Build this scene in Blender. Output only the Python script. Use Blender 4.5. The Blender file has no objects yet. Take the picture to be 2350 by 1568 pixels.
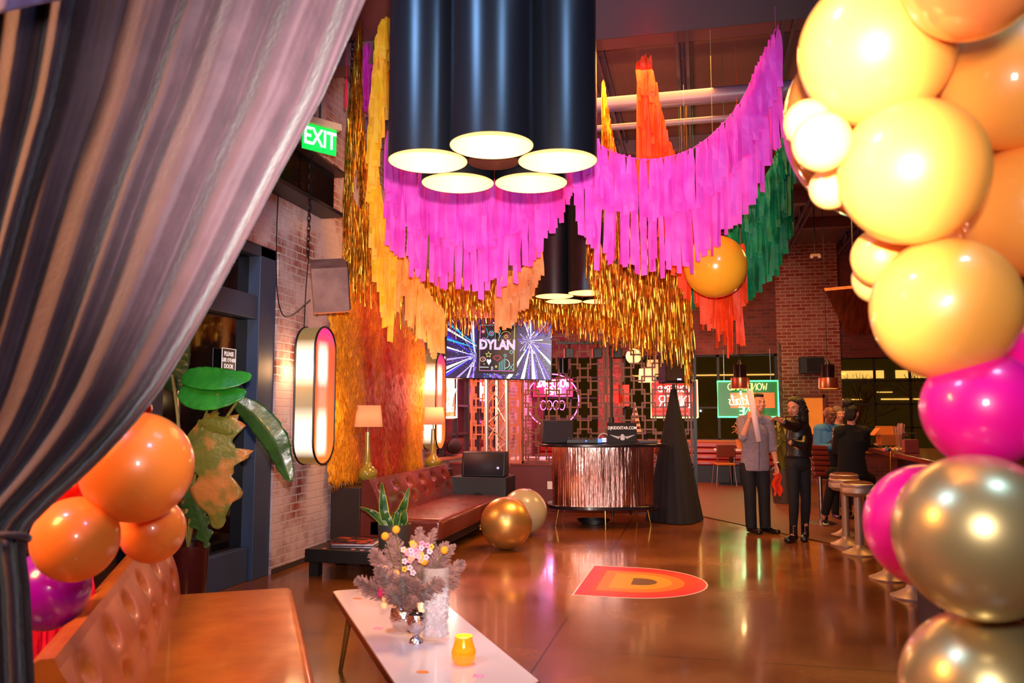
import bpy, bmesh, math, random
from mathutils import Vector, Matrix, noise
random.seed(7)
S = bpy.context.scene
COL = S.collection
# ------------------------------------------------------------------ camera
F = 1850.0; CAMH = 1.48
PITCH = math.atan(169 / F); YAW = math.atan(432 / math.hypot(F, 169))
_cp, _sp, _cy, _sy = math.cos(PITCH), math.sin(PITCH), math.cos(YAW), math.sin(YAW)
FW = Vector((-_sy * _cp, _cy * _cp, _sp)); RT = Vector((_cy, _sy, 0)); UP = Vector((_sy * _sp, -_cy * _sp, _cp))
CAM = Vector((0, 0, CAMH))
def ray(u, v): return FW + RT * ((u - 1175) / F) + UP * ((784 - v) / F)
def P(u, v, d): return CAM + ray(u, v) * d
def G(u, v, z=0.0):
    r = ray(u, v); return CAM + r * ((z - CAMH) / r.z)
def WX(u, v, x):
    r = ray(u, v); return CAM + r * (x / r.x)
def WY(u, v, y):
    r = ray(u, v); return CAM + r * (y / r.y)
cd = bpy.data.cameras.new('camera'); co = bpy.data.objects.new('camera', cd); COL.objects.link(co)
co.location = CAM; co.rotation_euler = (math.pi / 2 + PITCH, 0, YAW)
cd.sensor_width = 36; cd.lens = F / 2350 * 36; cd.clip_start = .05; cd.clip_end = 200
cd.dof.use_dof = True; cd.dof.focus_distance = 9.5; cd.dof.aperture_fstop = 3.6
S.camera = co
# ------------------------------------------------------------------ world, view, room lights
S.view_settings.view_transform = 'Standard'; S.view_settings.look = 'None'
S.view_settings.gamma = 1; S.view_settings.exposure = 0.0; S.view_settings.use_curve_mapping = False
w = bpy.data.worlds.new('world'); S.world = w; w.use_nodes = True
w.node_tree.nodes['Background'].inputs[0].default_value = (.30, .13, .16, 1)
w.node_tree.nodes['Background'].inputs[1].default_value = .10
def lamp(kind, name, loc, energy, color, target=None, size=.3, spot=None, blend=1.0):
    l = bpy.data.lights.new(name, kind); l.energy = energy; l.color = color
    if kind == 'AREA': l.size = size
    else: l.shadow_soft_size = size
    if spot: l.spot_size = math.radians(spot); l.spot_blend = blend
    o = bpy.data.objects.new(name, l); COL.objects.link(o); o.location = loc
    if target is not None:
        o.rotation_euler = (Vector(target) - Vector(loc)).to_track_quat('-Z', 'Y').to_euler()
    return o
lamp('SPOT', 'camera_flash', CAM + Vector((0.02, .05, .2)), 2150, (1, .84, .78), P(1180, 640, 8), .03, 64)
lamp('AREA', 'flash_spill', CAM + Vector((.15, -.1, .35)), 27, (1, .88, .84), P(1175, 500, 5), .25)
lamp('AREA', 'ceiling_wash_front', (.3, 3.2, 5.0), 30, (.45, .55, 1), (0, 3.6, 0), 1.2)
lamp('AREA', 'ceiling_wash_middle', (-.8, 8.2, 4.9), 200, (1, .43, .10), (-.8, 8.6, 0), 2.0)
lamp('AREA', 'ceiling_wash_bar', (2.2, 11.5, 4.6), 150, (1, .45, .08), (1.6, 11.5, 0), 1.6)
lamp('AREA', 'ceiling_wash_back', (-.5, 15.8, 4.8), 190, (1, .34, .12), (-.5, 16.5, 0), 2.5)
lamp('AREA', 'booth_wash', (-2.9, 14.2, 3.6), 140, (1, .22, .30), (-2.6, 14.5, 0), 1.2)
lamp('SPOT', 'orange_uplight', (-.6, 9.3, 1.6), 260, (1, .45, .15), (-.9, 9.9, 5.0), .3, 120)
lamp('SPOT', 'wall_wash', (-1.6, 8.6, 3.9), 420, (1, .42, .12), (-3.9, 9.6, 1.2), .3, 80)
lamp('SPOT', 'purple_floor_spot', (-2.2, 9.4, 4.6), 900, (.45, .3, 1), G(1238, 1345), .05, 9, .6)
lamp('SPOT', 'red_floor_spot', (-1.4, 8.0, 4.4), 520, (1, .10, .03), G(1060, 1330), .1, 22, .9)
lamp('SPOT', 'yellow_floor_spot', (1.0, 12.5, 4.4), 600, (1, .62, .02), G(1680, 1290), .1, 20, .9)
lamp('SPOT', 'sofa_spot', (-1.5, 8.6, 4.4), 900, (1, .20, .07), (-3.0, 9.5, .4), .1, 26, .8)
lamp('AREA', 'added_orange_fill', (-2.5, .9, 2.6), 105, (1, .42, .10), (-2.3, 3.3, .6), .6)  # added off-frame fill that brightens the orange balloons

lamp('AREA', 'added_blue_streak_light', (-2.6, .6, 4.95), 120, (.26, .52, 1), P(1132, 40, 4.3), .7)  # both blue lights are added, aimed to streak the black drums
lamp('AREA', 'added_blue_streak_light', (1.6, .8, 4.95), 85, (.28, .55, 1), P(1132, 40, 4.3), .7)
# ------------------------------------------------------------------ materials
def lin(c):
    return tuple(((x / 255) / 12.92 if x / 255 <= .04045 else ((x / 255 + .055) / 1.055) ** 2.4) for x in c)
def mat(name, rgb, rough=.5, metal=0, emis=None, es=0, noise_rgb=None, nscale=8, bump=0, bscale=60, trans=0, alpha=1, sheen=0, coat=0, sub=0, nlo=.35, nhi=.65, stretch=None, rgh2=None):
    m = bpy.data.materials.new(name); m.use_nodes = True; nt = m.node_tree; b = nt.nodes['Principled BSDF']
    c = (*lin(rgb), 1); b.inputs['Base Color'].default_value = c
    b.inputs['Roughness'].default_value = rough; b.inputs['Metallic'].default_value = metal
    if trans: b.inputs['Transmission Weight'].default_value = trans
    if alpha < 1: b.inputs['Alpha'].default_value = alpha
    if sheen: b.inputs['Sheen Weight'].default_value = sheen; b.inputs['Sheen Roughness'].default_value = .35
    if coat: b.inputs['Coat Weight'].default_value = coat; b.inputs['Coat Roughness'].default_value = .08
    if sub: b.inputs['Subsurface Weight'].default_value = sub; b.inputs['Subsurface Radius'].default_value = (.10, .05, .03)
    if emis: b.inputs['Emission Color'].default_value = (*lin(emis), 1); b.inputs['Emission Strength'].default_value = es
    if noise_rgb or bump or rgh2 is not None:
        tc = nt.nodes.new('ShaderNodeTexCoord'); src = tc.outputs['Object']
        if stretch:
            mp = nt.nodes.new('ShaderNodeMapping'); mp.inputs['Scale'].default_value = stretch
            nt.links.new(src, mp.inputs['Vector']); src = mp.outputs['Vector']
    if noise_rgb or rgh2 is not None:
        n = nt.nodes.new('ShaderNodeTexNoise'); n.inputs['Scale'].default_value = nscale; n.inputs['Detail'].default_value = 6
        nt.links.new(src, n.inputs['Vector'])
        if noise_rgb:
            r = nt.nodes.new('ShaderNodeValToRGB'); r.color_ramp.elements[0].position = nlo; r.color_ramp.elements[1].position = nhi
            r.color_ramp.elements[0].color = c; r.color_ramp.elements[1].color = (*lin(noise_rgb), 1)
            nt.links.new(n.outputs['Fac'], r.inputs['Fac']); nt.links.new(r.outputs['Color'], b.inputs['Base Color'])
        if rgh2 is not None:
            mr = nt.nodes.new('ShaderNodeMapRange'); mr.inputs[1].default_value = .3; mr.inputs[2].default_value = .7
            mr.inputs[3].default_value = rough; mr.inputs[4].default_value = rgh2
            nt.links.new(n.outputs['Fac'], mr.inputs[0]); nt.links.new(mr.outputs[0], b.inputs['Roughness'])
    if bump:
        n2 = nt.nodes.new('ShaderNodeTexNoise'); n2.inputs['Scale'].default_value = bscale; n2.inputs['Detail'].default_value = 3
        bp = nt.nodes.new('ShaderNodeBump'); bp.inputs['Strength'].default_value = bump; bp.inputs['Distance'].default_value = .02
        nt.links.new(src, n2.inputs['Vector']); nt.links.new(n2.outputs['Fac'], bp.inputs['Height']); nt.links.new(bp.outputs['Normal'], b.inputs['Normal'])
    return m
def brick_mat(name, axis, c1, c2, mortar, wash=None, washlo=.45, washhi=.6, scale=1.0, bump=.6):
    m = bpy.data.materials.new(name); m.use_nodes = True; nt = m.node_tree; N = nt.nodes.new; L = nt.links.new; b = nt.nodes['Principled BSDF']
    b.inputs['Roughness'].default_value = .8
    tc = N('ShaderNodeTexCoord'); sx = N('ShaderNodeSeparateXYZ'); cx = N('ShaderNodeCombineXYZ'); L(tc.outputs['Object'], sx.inputs[0])
    L(sx.outputs['Y' if axis == 'x' else 'X'], cx.inputs['X']); L(sx.outputs['Z'], cx.inputs['Y'])
    nz = N('ShaderNodeTexNoise'); nz.inputs['Scale'].default_value = 14; L(tc.outputs['Object'], nz.inputs['Vector'])
    ad = N('ShaderNodeMixRGB'); ad.blend_type = 'ADD'; ad.inputs[0].default_value = .012; L(cx.outputs[0], ad.inputs[1]); L(nz.outputs['Color'], ad.inputs[2])
    t = N('ShaderNodeTexBrick'); t.inputs['Scale'].default_value = scale; t.inputs['Mortar Size'].default_value = .010; t.inputs['Mortar Smooth'].default_value = .3
    t.inputs['Brick Width'].default_value = .215; t.inputs['Row Height'].default_value = .078; t.inputs['Bias'].default_value = -.1
    t.inputs['Color1'].default_value = (*lin(c1), 1); t.inputs['Color2'].default_value = (*lin(c2), 1); t.inputs['Mortar'].default_value = (*lin(mortar), 1)
    L(ad.outputs[0], t.inputs['Vector']); col = t.outputs['Color']
    if wash:
        n = N('ShaderNodeTexNoise'); n.inputs['Scale'].default_value = 1.3; n.inputs['Detail'].default_value = 9; n.inputs['Roughness'].default_value = .65
        L(tc.outputs['Object'], n.inputs['Vector'])
        r = N('ShaderNodeValToRGB'); r.color_ramp.elements[0].position = washlo; r.color_ramp.elements[1].position = washhi; L(n.outputs['Fac'], r.inputs[0])
        mx = N('ShaderNodeMixRGB'); L(r.outputs[0], mx.inputs[0]); L(col, mx.inputs[1]); mx.inputs[2].default_value = (*lin(wash), 1); col = mx.outputs[0]
    L(col, b.inputs['Base Color'])
    bp = N('ShaderNodeBump'); bp.inputs['Strength'].default_value = bump; bp.inputs['Distance'].default_value = .012; bp.invert = True
    L(t.outputs['Fac'], bp.inputs['Height']); L(bp.outputs[0], b.inputs['Normal'])
    return m
def glow(name, rgb, s): return mat(name, rgb, .5, emis=rgb, es=s)
BLACK = mat('black', (16, 15, 18), .45); BLACKG = mat('black_gloss', (12, 12, 15), .18)
STEEL = mat('steel', (190, 185, 180), .28, 1); GOLDM = mat('brass', (210, 160, 80), .25, 1); BLUEFRAME = mat('slate_frame', (52, 66, 92), .5)
WHITE = mat('white', (235, 228, 222), .5); WOODD = mat('dark_wood', (70, 34, 16), .45, noise_rgb=(100, 50, 24), nscale=3, stretch=(1, 12, 12))
GLASSD = mat('night_glass', (10, 9, 12), .04, coat=.4)
SKIN = mat('skin_light', (222, 150, 118), .5, sub=.05); SKIN2 = mat('skin_olive', (214, 142, 108), .5, sub=.05); SKIN3 = mat('skin_brown', (128, 74, 48), .45, sub=.05)
HAIR = mat('hair_dark', (24, 15, 13), .45, bump=.8, bscale=90)
CLOTHB = mat('cloth_black', (22, 20, 23), .75)

# ------------------------------------------------------------------ mesh helpers
class MB:
    def __init__(s): s.v = []; s.f = []; s.m = []; s.mi = 0
    def add(s, vs, fs):
        o = len(s.v); s.v += [Vector(x) for x in vs]; s.f += [tuple(i + o for i in f) for f in fs]; s.m += [s.mi] * len(fs); return s
    def box(s, c, d, rz=0, M=None):
        h = Vector(d) / 2; vs = [Vector((x * h.x, y * h.y, z * h.z)) for x in (-1, 1) for y in (-1, 1) for z in (-1, 1)]
        R = Matrix.Rotation(rz, 3, 'Z') if M is None else M
        return s.add([R @ v + Vector(c) for v in vs], [(0, 1, 3, 2), (4, 6, 7, 5), (0, 4, 5, 1), (2, 3, 7, 6), (0, 2, 6, 4), (1, 5, 7, 3)])
    def span(s, a, b):
        a = Vector(a); b = Vector(b); return s.box((a + b) / 2, [abs(x) for x in (b - a)])
    def tube(s, pts, r, seg=8, flat=1.0, ref=None, cap=True):
        pts = [Vector(p) for p in pts]; n = len(pts); rr = r if isinstance(r, (list, tuple)) else [r] * n
        o = len(s.v); prev = None; fs = []
        for i, p in enumerate(pts):
            t = (pts[min(i + 1, n - 1)] - pts[max(i - 1, 0)])
            t = t.normalized() if t.length > 1e-9 else Vector((0, 0, 1))
            if prev is None:
                a = Vector(ref) if ref is not None else (Vector((0, 0, 1)) if abs(t.z) < .9 else Vector((1, 0, 0)))
            else: a = prev
            a = (a - t * a.dot(t)); a = a.normalized() if a.length > 1e-6 else t.orthogonal().normalized(); prev = a; b = t.cross(a)
            for k in range(seg):
                q = 2 * math.pi * k / seg; s.v.append(p + a * (math.cos(q) * rr[i]) + b * (math.sin(q) * rr[i] * flat))
        for i in range(n - 1):
            for k in range(seg): fs.append((o + i * seg + k, o + i * seg + (k + 1) % seg, o + (i + 1) * seg + (k + 1) % seg, o + (i + 1) * seg + k))
        if cap: fs += [tuple(o + k for k in reversed(range(seg))), tuple(o + (n - 1) * seg + k for k in range(seg))]
        s.f += fs; s.m += [s.mi] * len(fs); return s
    def cyl(s, a, b, r, seg=24, r2=None, cap=True): return s.tube([a, b], [r, r if r2 is None else r2], seg, cap=cap)
    def lathe(s, c, prof, seg=32, sx=1, sy=1, cap=False):
        c = Vector(c); o = len(s.v); n = len(prof); fs = []
        for r, z in prof:
            for k in range(seg):
                q = 2 * math.pi * k / seg; s.v.append(c + Vector((math.cos(q) * r * sx, math.sin(q) * r * sy, z)))
        for i in range(n - 1):
            for k in range(seg): fs.append((o + i * seg + k, o + i * seg + (k + 1) % seg, o + (i + 1) * seg + (k + 1) % seg, o + (i + 1) * seg + k))
        if cap: fs += [tuple(o + k for k in reversed(range(seg))), tuple(o + (n - 1) * seg + k for k in range(seg))]
        s.f += fs; s.m += [s.mi] * len(fs); return s
    def ell(s, c, r, seg=16, M=None):
        if not isinstance(r, (list, tuple, Vector)): r = (r, r, r)
        c = Vector(c); o = len(s.v); vs = []; fs = []; nr = max(4, seg // 2)
        for i in range(nr + 1):
            a = math.pi * i / nr
            for k in range(seg):
                q = 2 * math.pi * k / seg; v = Vector((math.sin(a) * math.cos(q) * r[0], math.sin(a) * math.sin(q) * r[1], -math.cos(a) * r[2]))
                vs.append((M @ v if M else v) + c)
        for i in range(nr):
            for k in range(seg):
                if i == 0: fs.append((k, seg + (k + 1) % seg, seg + k))
                elif i == nr - 1: fs.append((i * seg + k, i * seg + (k + 1) % seg, (i + 1) * seg + k))
                else: fs.append((i * seg + k, i * seg + (k + 1) % seg, (i + 1) * seg + (k + 1) % seg, (i + 1) * seg + k))
        return s.add(vs, fs)
    def loft(s, rings, seg=20, cap=True):   # rings: (center, rx, ry) horizontal ellipses
        o = len(s.v); fs = []; n = len(rings)
        for c, rx, ry in rings:
            for k in range(seg):
                q = 2 * math.pi * k / seg; s.v.append(Vector(c) + Vector((math.cos(q) * rx, math.sin(q) * ry, 0)))
        for i in range(n - 1):
            for k in range(seg): fs.append((o + i * seg + k, o + i * seg + (k + 1) % seg, o + (i + 1) * seg + (k + 1) % seg, o + (i + 1) * seg + k))
        if cap: fs += [tuple(o + k for k in reversed(range(seg))), tuple(o + (n - 1) * seg + k for k in range(seg))]
        s.f += fs; s.m += [s.mi] * len(fs); return s
    def grid(s, fn, nu, nv):
        o = len(s.v); fs = []
        for i in range(nu + 1):
            for j in range(nv + 1): s.v.append(Vector(fn(i / nu, j / nv)))
        for i in range(nu):
            for j in range(nv): a = o + i * (nv + 1) + j; fs.append((a, a + nv + 1, a + nv + 2, a + 1))
        s.f += fs; s.m += [s.mi] * len(fs); return s
    def prism(s, poly, ex):      # poly: list of Vector, extruded by ex
        n = len(poly); ex = Vector(ex); vs = [Vector(p) for p in poly] + [Vector(p) + ex for p in poly]
        return s.add(vs, [tuple(reversed(range(n))), tuple(range(n, 2 * n))] + [(i, (i + 1) % n, n + (i + 1) % n, n + i) for i in range(n)])
INV = {}
def obj(name, mb, m, parent=None, smooth=True, bevel=0, bseg=2, solid=0, subs=0, loc=None, remesh=0, fix=True):
    me = bpy.data.meshes.new(name); base = Vector(loc) if loc is not None else Vector((0, 0, 0))
    inv = INV.get(parent.name) if parent is not None else None
    me.from_pydata([tuple((inv @ v if inv else v) - base) for v in mb.v], [], mb.f)
    ms = m if isinstance(m, (list, tuple)) else [m]
    for x in ms: me.materials.append(x)
    if len(ms) > 1:
        for p, i in zip(me.polygons, mb.m): p.material_index = i
    if fix:
        bm = bmesh.new(); bm.from_mesh(me); bmesh.ops.recalc_face_normals(bm, faces=bm.faces); bm.to_mesh(me); bm.free()
    o = bpy.data.objects.new(name, me); COL.objects.link(o); o.location = base
    if parent is not None: o.parent = parent
    if inv: INV[o.name] = inv
    if remesh:
        r = o.modifiers.new('r', 'REMESH'); r.mode = 'VOXEL'; r.voxel_size = remesh; r.use_smooth_shade = True
        sm = o.modifiers.new('s', 'SMOOTH'); sm.factor = .5; sm.iterations = 4
        bake(o)
    if bevel:
        b = o.modifiers.new('b', 'BEVEL'); b.width = bevel; b.segments = bseg; b.limit_method = 'ANGLE'; b.angle_limit = .6
    if solid: q = o.modifiers.new('t', 'SOLIDIFY'); q.thickness = solid; q.offset = 0
    if subs: q = o.modifiers.new('u', 'SUBSURF'); q.levels = subs; q.render_levels = subs
    if smooth:
        for p in o.data.polygons: p.use_smooth = True
        try: o.data.set_sharp_from_angle(angle=math.radians(42))
        except Exception: pass
    return o
def bake(o):
    dg = bpy.context.evaluated_depsgraph_get(); me = bpy.data.meshes.new_from_object(o.evaluated_get(dg))
    o.modifiers.clear(); o.data = me
def thing(name, label, cat, loc=(0, 0, 0), rz=0, group=None, W=False):   # W: parts are given in world coordinates
    o = bpy.data.objects.new(name, None); COL.objects.link(o); o.location = loc; o.rotation_euler = (0, 0, rz); o.empty_display_size = .1
    if W: INV[o.name] = (Matrix.Translation(Vector(loc)) @ Matrix.Rotation(rz, 4, 'Z')).inverted()
    return tag(o, label, cat, group)
def tag(o, label, cat, group=None):
    o['label'] = label; o['category'] = cat
    if group: o['group'] = group
    return o
def struct(name, mb, m, **k):
    o = obj(name, mb, m, **k); o['kind'] = 'structure'; return o
def dup(root, loc, rz=None, label=None, group=None):
    r = root.copy(); COL.objects.link(r); r.location = loc
    if rz is not None: r.rotation_euler = (0, 0, rz)
    if label: r['label'] = label
    if group: r['group'] = group
    for ch in list(root.children):
        c = ch.copy(); COL.objects.link(c); c.parent = r
        for g in ch.children:
            d = g.copy(); COL.objects.link(d); d.parent = c
    return r
def text(name, s, size, M, m, parent=None, ext=.002, off=0, mirror=False, space=1.0, sx=1.0, font=None):
    c = bpy.data.curves.new(name, 'FONT'); c.body = s; c.size = size; c.extrude = ext; c.align_x = 'CENTER'; c.align_y = 'CENTER'; c.offset = off
    c.space_character = space; c.resolution_u = 3
    t = bpy.data.objects.new(name + '_tmp', c); COL.objects.link(t)
    dg = bpy.context.evaluated_depsgraph_get(); dg.update(); me = bpy.data.meshes.new_from_object(t.evaluated_get(dg))
    bpy.data.objects.remove(t)
    me.transform(Matrix.Diagonal(((-1 if mirror else 1) * sx, 1, 1, 1))); me.transform(M)
    me.materials.clear(); me.materials.append(m); me.name = name
    o = bpy.data.objects.new(name, me); COL.objects.link(o)
    if parent is not None:
        o.parent = parent
        if parent.name in INV: me.transform(INV[parent.name]); INV[o.name] = INV[parent.name]
    return o
def frame(o, x, y):     # matrix with origin o, text x axis, text up axis y
    x = Vector(x).normalized(); y = Vector(y).normalized(); z = x.cross(y)
    M = Matrix((x, y, z)).transposed().to_4x4(); M.translation = Vector(o); return M
def catmull(pts, n):
    pts = [Vector(p) for p in pts]; out = []
    for i in range(len(pts) - 1):
        p0 = pts[max(i - 1, 0)]; p1 = pts[i]; p2 = pts[i + 1]; p3 = pts[min(i + 2, len(pts) - 1)]
        for k in range(n):
            t = k / n; out.append(.5 * ((2 * p1) + (p2 - p0) * t + (2 * p0 - 5 * p1 + 4 * p2 - p3) * t * t + (3 * p1 - p0 - 3 * p2 + p3) * t ** 3))
    out.append(pts[-1]); return out
# ------------------------------------------------------------------ setting
XL = -3.92; YB = 19.0; ZC = 5.35
concrete = mat('polished_concrete', (108, 56, 20), .14, noise_rgb=(146, 84, 34), nscale=1.1, nlo=.3, nhi=.75, rgh2=.30, coat=.25)
def seams(m):
    nt = m.node_tree; N = nt.nodes.new; L = nt.links.new; b = nt.nodes['Principled BSDF']; src = b.inputs['Base Color'].links[0].from_socket
    tc = N('ShaderNodeTexCoord'); t = N('ShaderNodeTexBrick'); t.inputs['Scale'].default_value = 1; t.inputs['Brick Width'].default_value = 3.05; t.inputs['Row Height'].default_value = 3.05
    t.offset = 0; t.inputs['Mortar Size'].default_value = .006; t.inputs['Mortar Smooth'].default_value = .1
    mp = N('ShaderNodeMapping'); mp.inputs['Location'].default_value = (.98, .9, 0); L(tc.outputs['Object'], mp.inputs[0]); L(mp.outputs[0], t.inputs['Vector'])
    mx = N('ShaderNodeMixRGB'); L(t.outputs['Fac'], mx.inputs[0]); L(src, mx.inputs[1]); mx.inputs[2].default_value = (.03, .017, .01, 1); L(mx.outputs[0], b.inputs['Base Color'])
seams(concrete)
struct('floor', MB().span((-5.5, -3, -.12), (7, 20, 0)), concrete)
plank = mat('worn_plank_floor', (92, 50, 26), .5, noise_rgb=(128, 72, 38), nscale=5, stretch=(1, 9, 1), bump=.25, bscale=30)
pl = [(-.15, 12.55, 0), (1.5, 9.95, 0), (2.1, 9.95, 0), (2.1, 18.98, 0), (-3.7, 18.98, 0), (-3.7, 12.55, 0)]
struct('floor_back', MB().prism([Vector(p) for p in pl], (0, 0, .008)), plank)
a = Vector(pl[0]); b = Vector(pl[1]); d = (b - a).normalized()
struct('trim_1', MB().box((a + b) / 2 + Vector((0, 0, .006)), ((b - a).length, .03, .012), math.atan2(d.y, d.x)), mat('threshold', (120, 90, 60), .4, .6))
lbrick = brick_mat('whitewashed_brick', 'x', (150, 66, 48), (116, 50, 40), (186, 168, 166), wash=(205, 180, 182), washlo=.40, washhi=.56)
rawb = brick_mat('brick_left_edge', 'x', (140, 60, 44), (92, 40, 34), (150, 136, 134), wash=(190, 165, 165), washlo=.55, washhi=.70)
bbrick = brick_mat('back_brick', 'y', (112, 44, 36), (78, 30, 30), (96, 64, 62), wash=(128, 66, 66), washlo=.50, washhi=.80)
pbrick = brick_mat('pillar_brick', 'y', (128, 44, 34), (150, 100, 84), (176, 140, 122))
wl = MB().span((XL - .3, 6.95, 0), (XL, 11.78, ZC)).span((XL - .3, 11.78, 0), (XL, 16.0, .80)).span((XL - .3, 11.78, 2.75), (XL, 16.0, ZC)).span((XL - .3, 16.0, 0), (XL, YB + .3, ZC)).span((XL - .3, 3.6, 3.05), (XL, 6.95, ZC)).span((XL - .3, -3, 0), (XL, 3.6, ZC))
struct('wall_left', wl, lbrick)
# left storefront door (frame, glass, rails)
dz = 2.42
o = struct('door_1', MB().span((XL - .16, 5.32, .30), (XL - .14, 6.66, 2.36)), GLASSD, smooth=False)
fr = MB()
for y0, y1 in ((6.66, 6.95), (5.2, 5.34), (3.6, 3.72)): fr.span((XL - .2, y0, 0), (XL - .02, y1, 3.05))
fr.span((XL - .2, 3.6, 2.36), (XL - .04, 6.95, 2.58)).span((XL - .2, 3.6, 2.95), (XL - .02, 6.95, 3.05)).span((XL - .18, 5.3, 0), (XL - .06, 6.7, .30)).span((XL - .2, 3.6, 0), (XL - .04, 5.3, .22))
obj('door_frame', fr, BLUEFRAME, o, smooth=False, bevel=.006)
obj('transom_pane', MB().span((XL - .16, 3.72, 2.58), (XL - .14, 6.66, 2.95)), GLASSD, o, smooth=False)
obj('side_pane', MB().span((XL - .16, 3.72, .22), (XL - .14, 5.2, 2.36)), GLASSD, o, smooth=False)
h_ = MB(); h_.tube([(XL - .02, 5.52, .9), (XL - .02, 5.52, 2.2)], .014); h_.tube([(XL - .12, 5.52, 1.0), (XL - .02, 5.52, 1.0)], .01); h_.tube([(XL - .12, 5.52, 2.1), (XL - .02, 5.52, 2.1)], .01)
obj('pull_handle', h_, STEEL, o)
# outside at left: dark night lot with small distant lamps seen in the glass
struct('baseboard_left', MB().span((XL, 6.96, 0), (XL + .012, 11.0, .05)), mat('dark_base', (60, 44, 40), .7))
# left window with muntins
WF = mat('window_frame_dark', (60, 34, 44), .5)
w1 = MB().span((XL - .16, 11.78, .80), (XL - .145, 16, 2.75))
nightp = mat('night_pane', (30, 18, 30), .05, noise_rgb=(90, 50, 66), nscale=1.2, coat=.5)
o = struct('window_1', w1, nightp, smooth=False)
fr = MB(); 
for k in range(7): y = 11.8 + k * .70; fr.span((XL - .15, y - .02, .80), (XL - .10, y + .02, 2.75))
for z in (.82, 1.16, 1.64, 2.2, 2.73): fr.span((XL - .15, 11.78, z - .018), (XL - .10, 16, z + .018))
obj('muntins', fr, WF, o, smooth=False)
obj('window_sill', MB().span((XL - .14, 11.78, .78), (XL + .05, 16, .815)), mat('sill', (190, 120, 90), .6), o, smooth=False)
# back wall with three window openings
ops = [(-4.0 + .35, -2.35, .92, 2.85), (-1.75, 1.72, .92, 2.86), (3.05, 5.2, .70, 2.74)]
bw = MB(); x = XL
for x0, x1, z0, z1 in ops:
    bw.span((x, YB, 0), (x0, YB + .3, 2.9)).span((x0, YB, 0), (x1, YB + .3, z0)).span((x0, YB, z1), (x1, YB + .3, 2.9)); x = x1
bw.span((x, YB, 0), (7, YB + .3, 2.9)).span((XL, YB, 2.9), (7, YB + .3, ZC))
struct('wall_back', bw, bbrick, smooth=False)
struct('trim_2', MB().span((1.72, YB - .04, 0), (3.05, YB, ZC)), pbrick, smooth=False)
FRD = mat('window_frame_black', (24, 20, 24), .5)
for i, (x0, x1, z0, z1) in enumerate(ops):
    gl = mat('tinted_glass_%d' % i, (255, 240, 210), .02, trans=1.0); gl.node_tree.nodes['Principled BSDF'].inputs['IOR'].default_value = 1.02
    o = struct('window_%d' % (i + 2), MB().span((x0, YB + .14, z0), (x1, YB + .15, z1)), gl, smooth=False)
    fr = MB(); nx = max(2, round((x1 - x0) / .72))
    for k in range(nx + 1): xx = x0 + (x1 - x0) * k / nx; fr.span((xx - .02, YB + .1, z0), (xx + .02, YB + .2, z1))
    nz = 4
    for k in range(nz + 1): zz = z0 + (z1 - z0) * k / nz; fr.span((x0, YB + .1, zz - .018), (x1, YB + .2, zz + .018))
    if i == 1:
        fr = MB()
        for xx in (x0 + .02, -.1, .42, x1 - .03): fr.span((xx - .03, YB + .1, z0), (xx + .03, YB + .2, z1))
        for zz in (z0, 1.65, z1 - .02): fr.span((x0, YB + .1, zz - .02), (x1, YB + .2, zz + .02))
    obj('muntins', fr, FRD, o, smooth=False)
    obj('window_sill', MB().span((x0 - .02, YB - .06, z0 - .05), (x1 + .02, YB + .12, z0)), mat('sill_wood', (170, 96, 40), .5), o, smooth=False)
struct('wall_right', MB().span((6.6, -3, 0), (6.9, YB, ZC)), bbrick)
struct('wall_front', MB().span((XL - .3, -3.3, 0), (6.9, -3, ZC)), bbrick)
# ceiling deck, beams and joists
deck = mat('painted_steel_deck', (96, 56, 58), .65, noise_rgb=(112, 66, 66), nscale=.8)
struct('ceiling', MB().span((XL - .3, -3.3, ZC), (6.9, YB + .3, ZC + .15)), deck)
for i, (y, z0, z1, wd) in enumerate(((7.62, 5.10, ZC, .26), (11.2, 5.15, ZC, .12), (12.6, 5.15, ZC, .12), (14.4, 5.1, ZC, .2), (16.6, 5.15, ZC, .14))):
    struct('trim_%d' % (i + 3), MB().span((XL, y - wd / 2, z0), (6.6, y + wd / 2, z1)), mat('beam_paint_%d' % i, (112, 72, 76), .55), bevel=.01)
jm = mat('joist_paint', (78, 60, 78), .5)
for i, xx in enumerate((-2.1, -.98, -.1, .86, 1.9, 3.1)):
    j = MB()
    for dx in (-.05, .05): j.span((xx + dx - .016, 1.0, ZC - .05), (xx + dx + .016, 18.9, ZC)); j.span((xx + dx - .016, 1.0, ZC - .32), (xx + dx + .016, 18.9, ZC - .28))
    y = 1.2; q = 0
    while y < 18.6:
        j.tube([(xx, y, ZC - .3 if q % 2 else ZC - .02), (xx, y + .4, ZC - .02 if q % 2 else ZC - .3)], .014, 6); y += .4; q += 1
    struct('trim_%d' % (i + 8), j, jm, smooth=False)
pp = mat('pipe_paint', (104, 84, 110), .4)
for y, z, r, lb in ((8.55, 4.86, .085, 'thick grey pipe running across under the ceiling'), (8.72, 4.66, .035, 'thin grey pipe running below the thick ceiling pipe')):
    tag(obj('ceiling_pipe', MB().tube([(XL + .02, y, z), (6.55, y, z)], r, 16), pp), lb, 'pipe')
tag(obj('ceiling_soffit', MB().span((-1.4, 2.4, 5.05), (3.2, 7.35, ZC - .33)), mat('blue_grey_panel', (70, 84, 112), .6), bevel=.02), 'blue grey ceiling panel above the near black lamp', 'panel')
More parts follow.
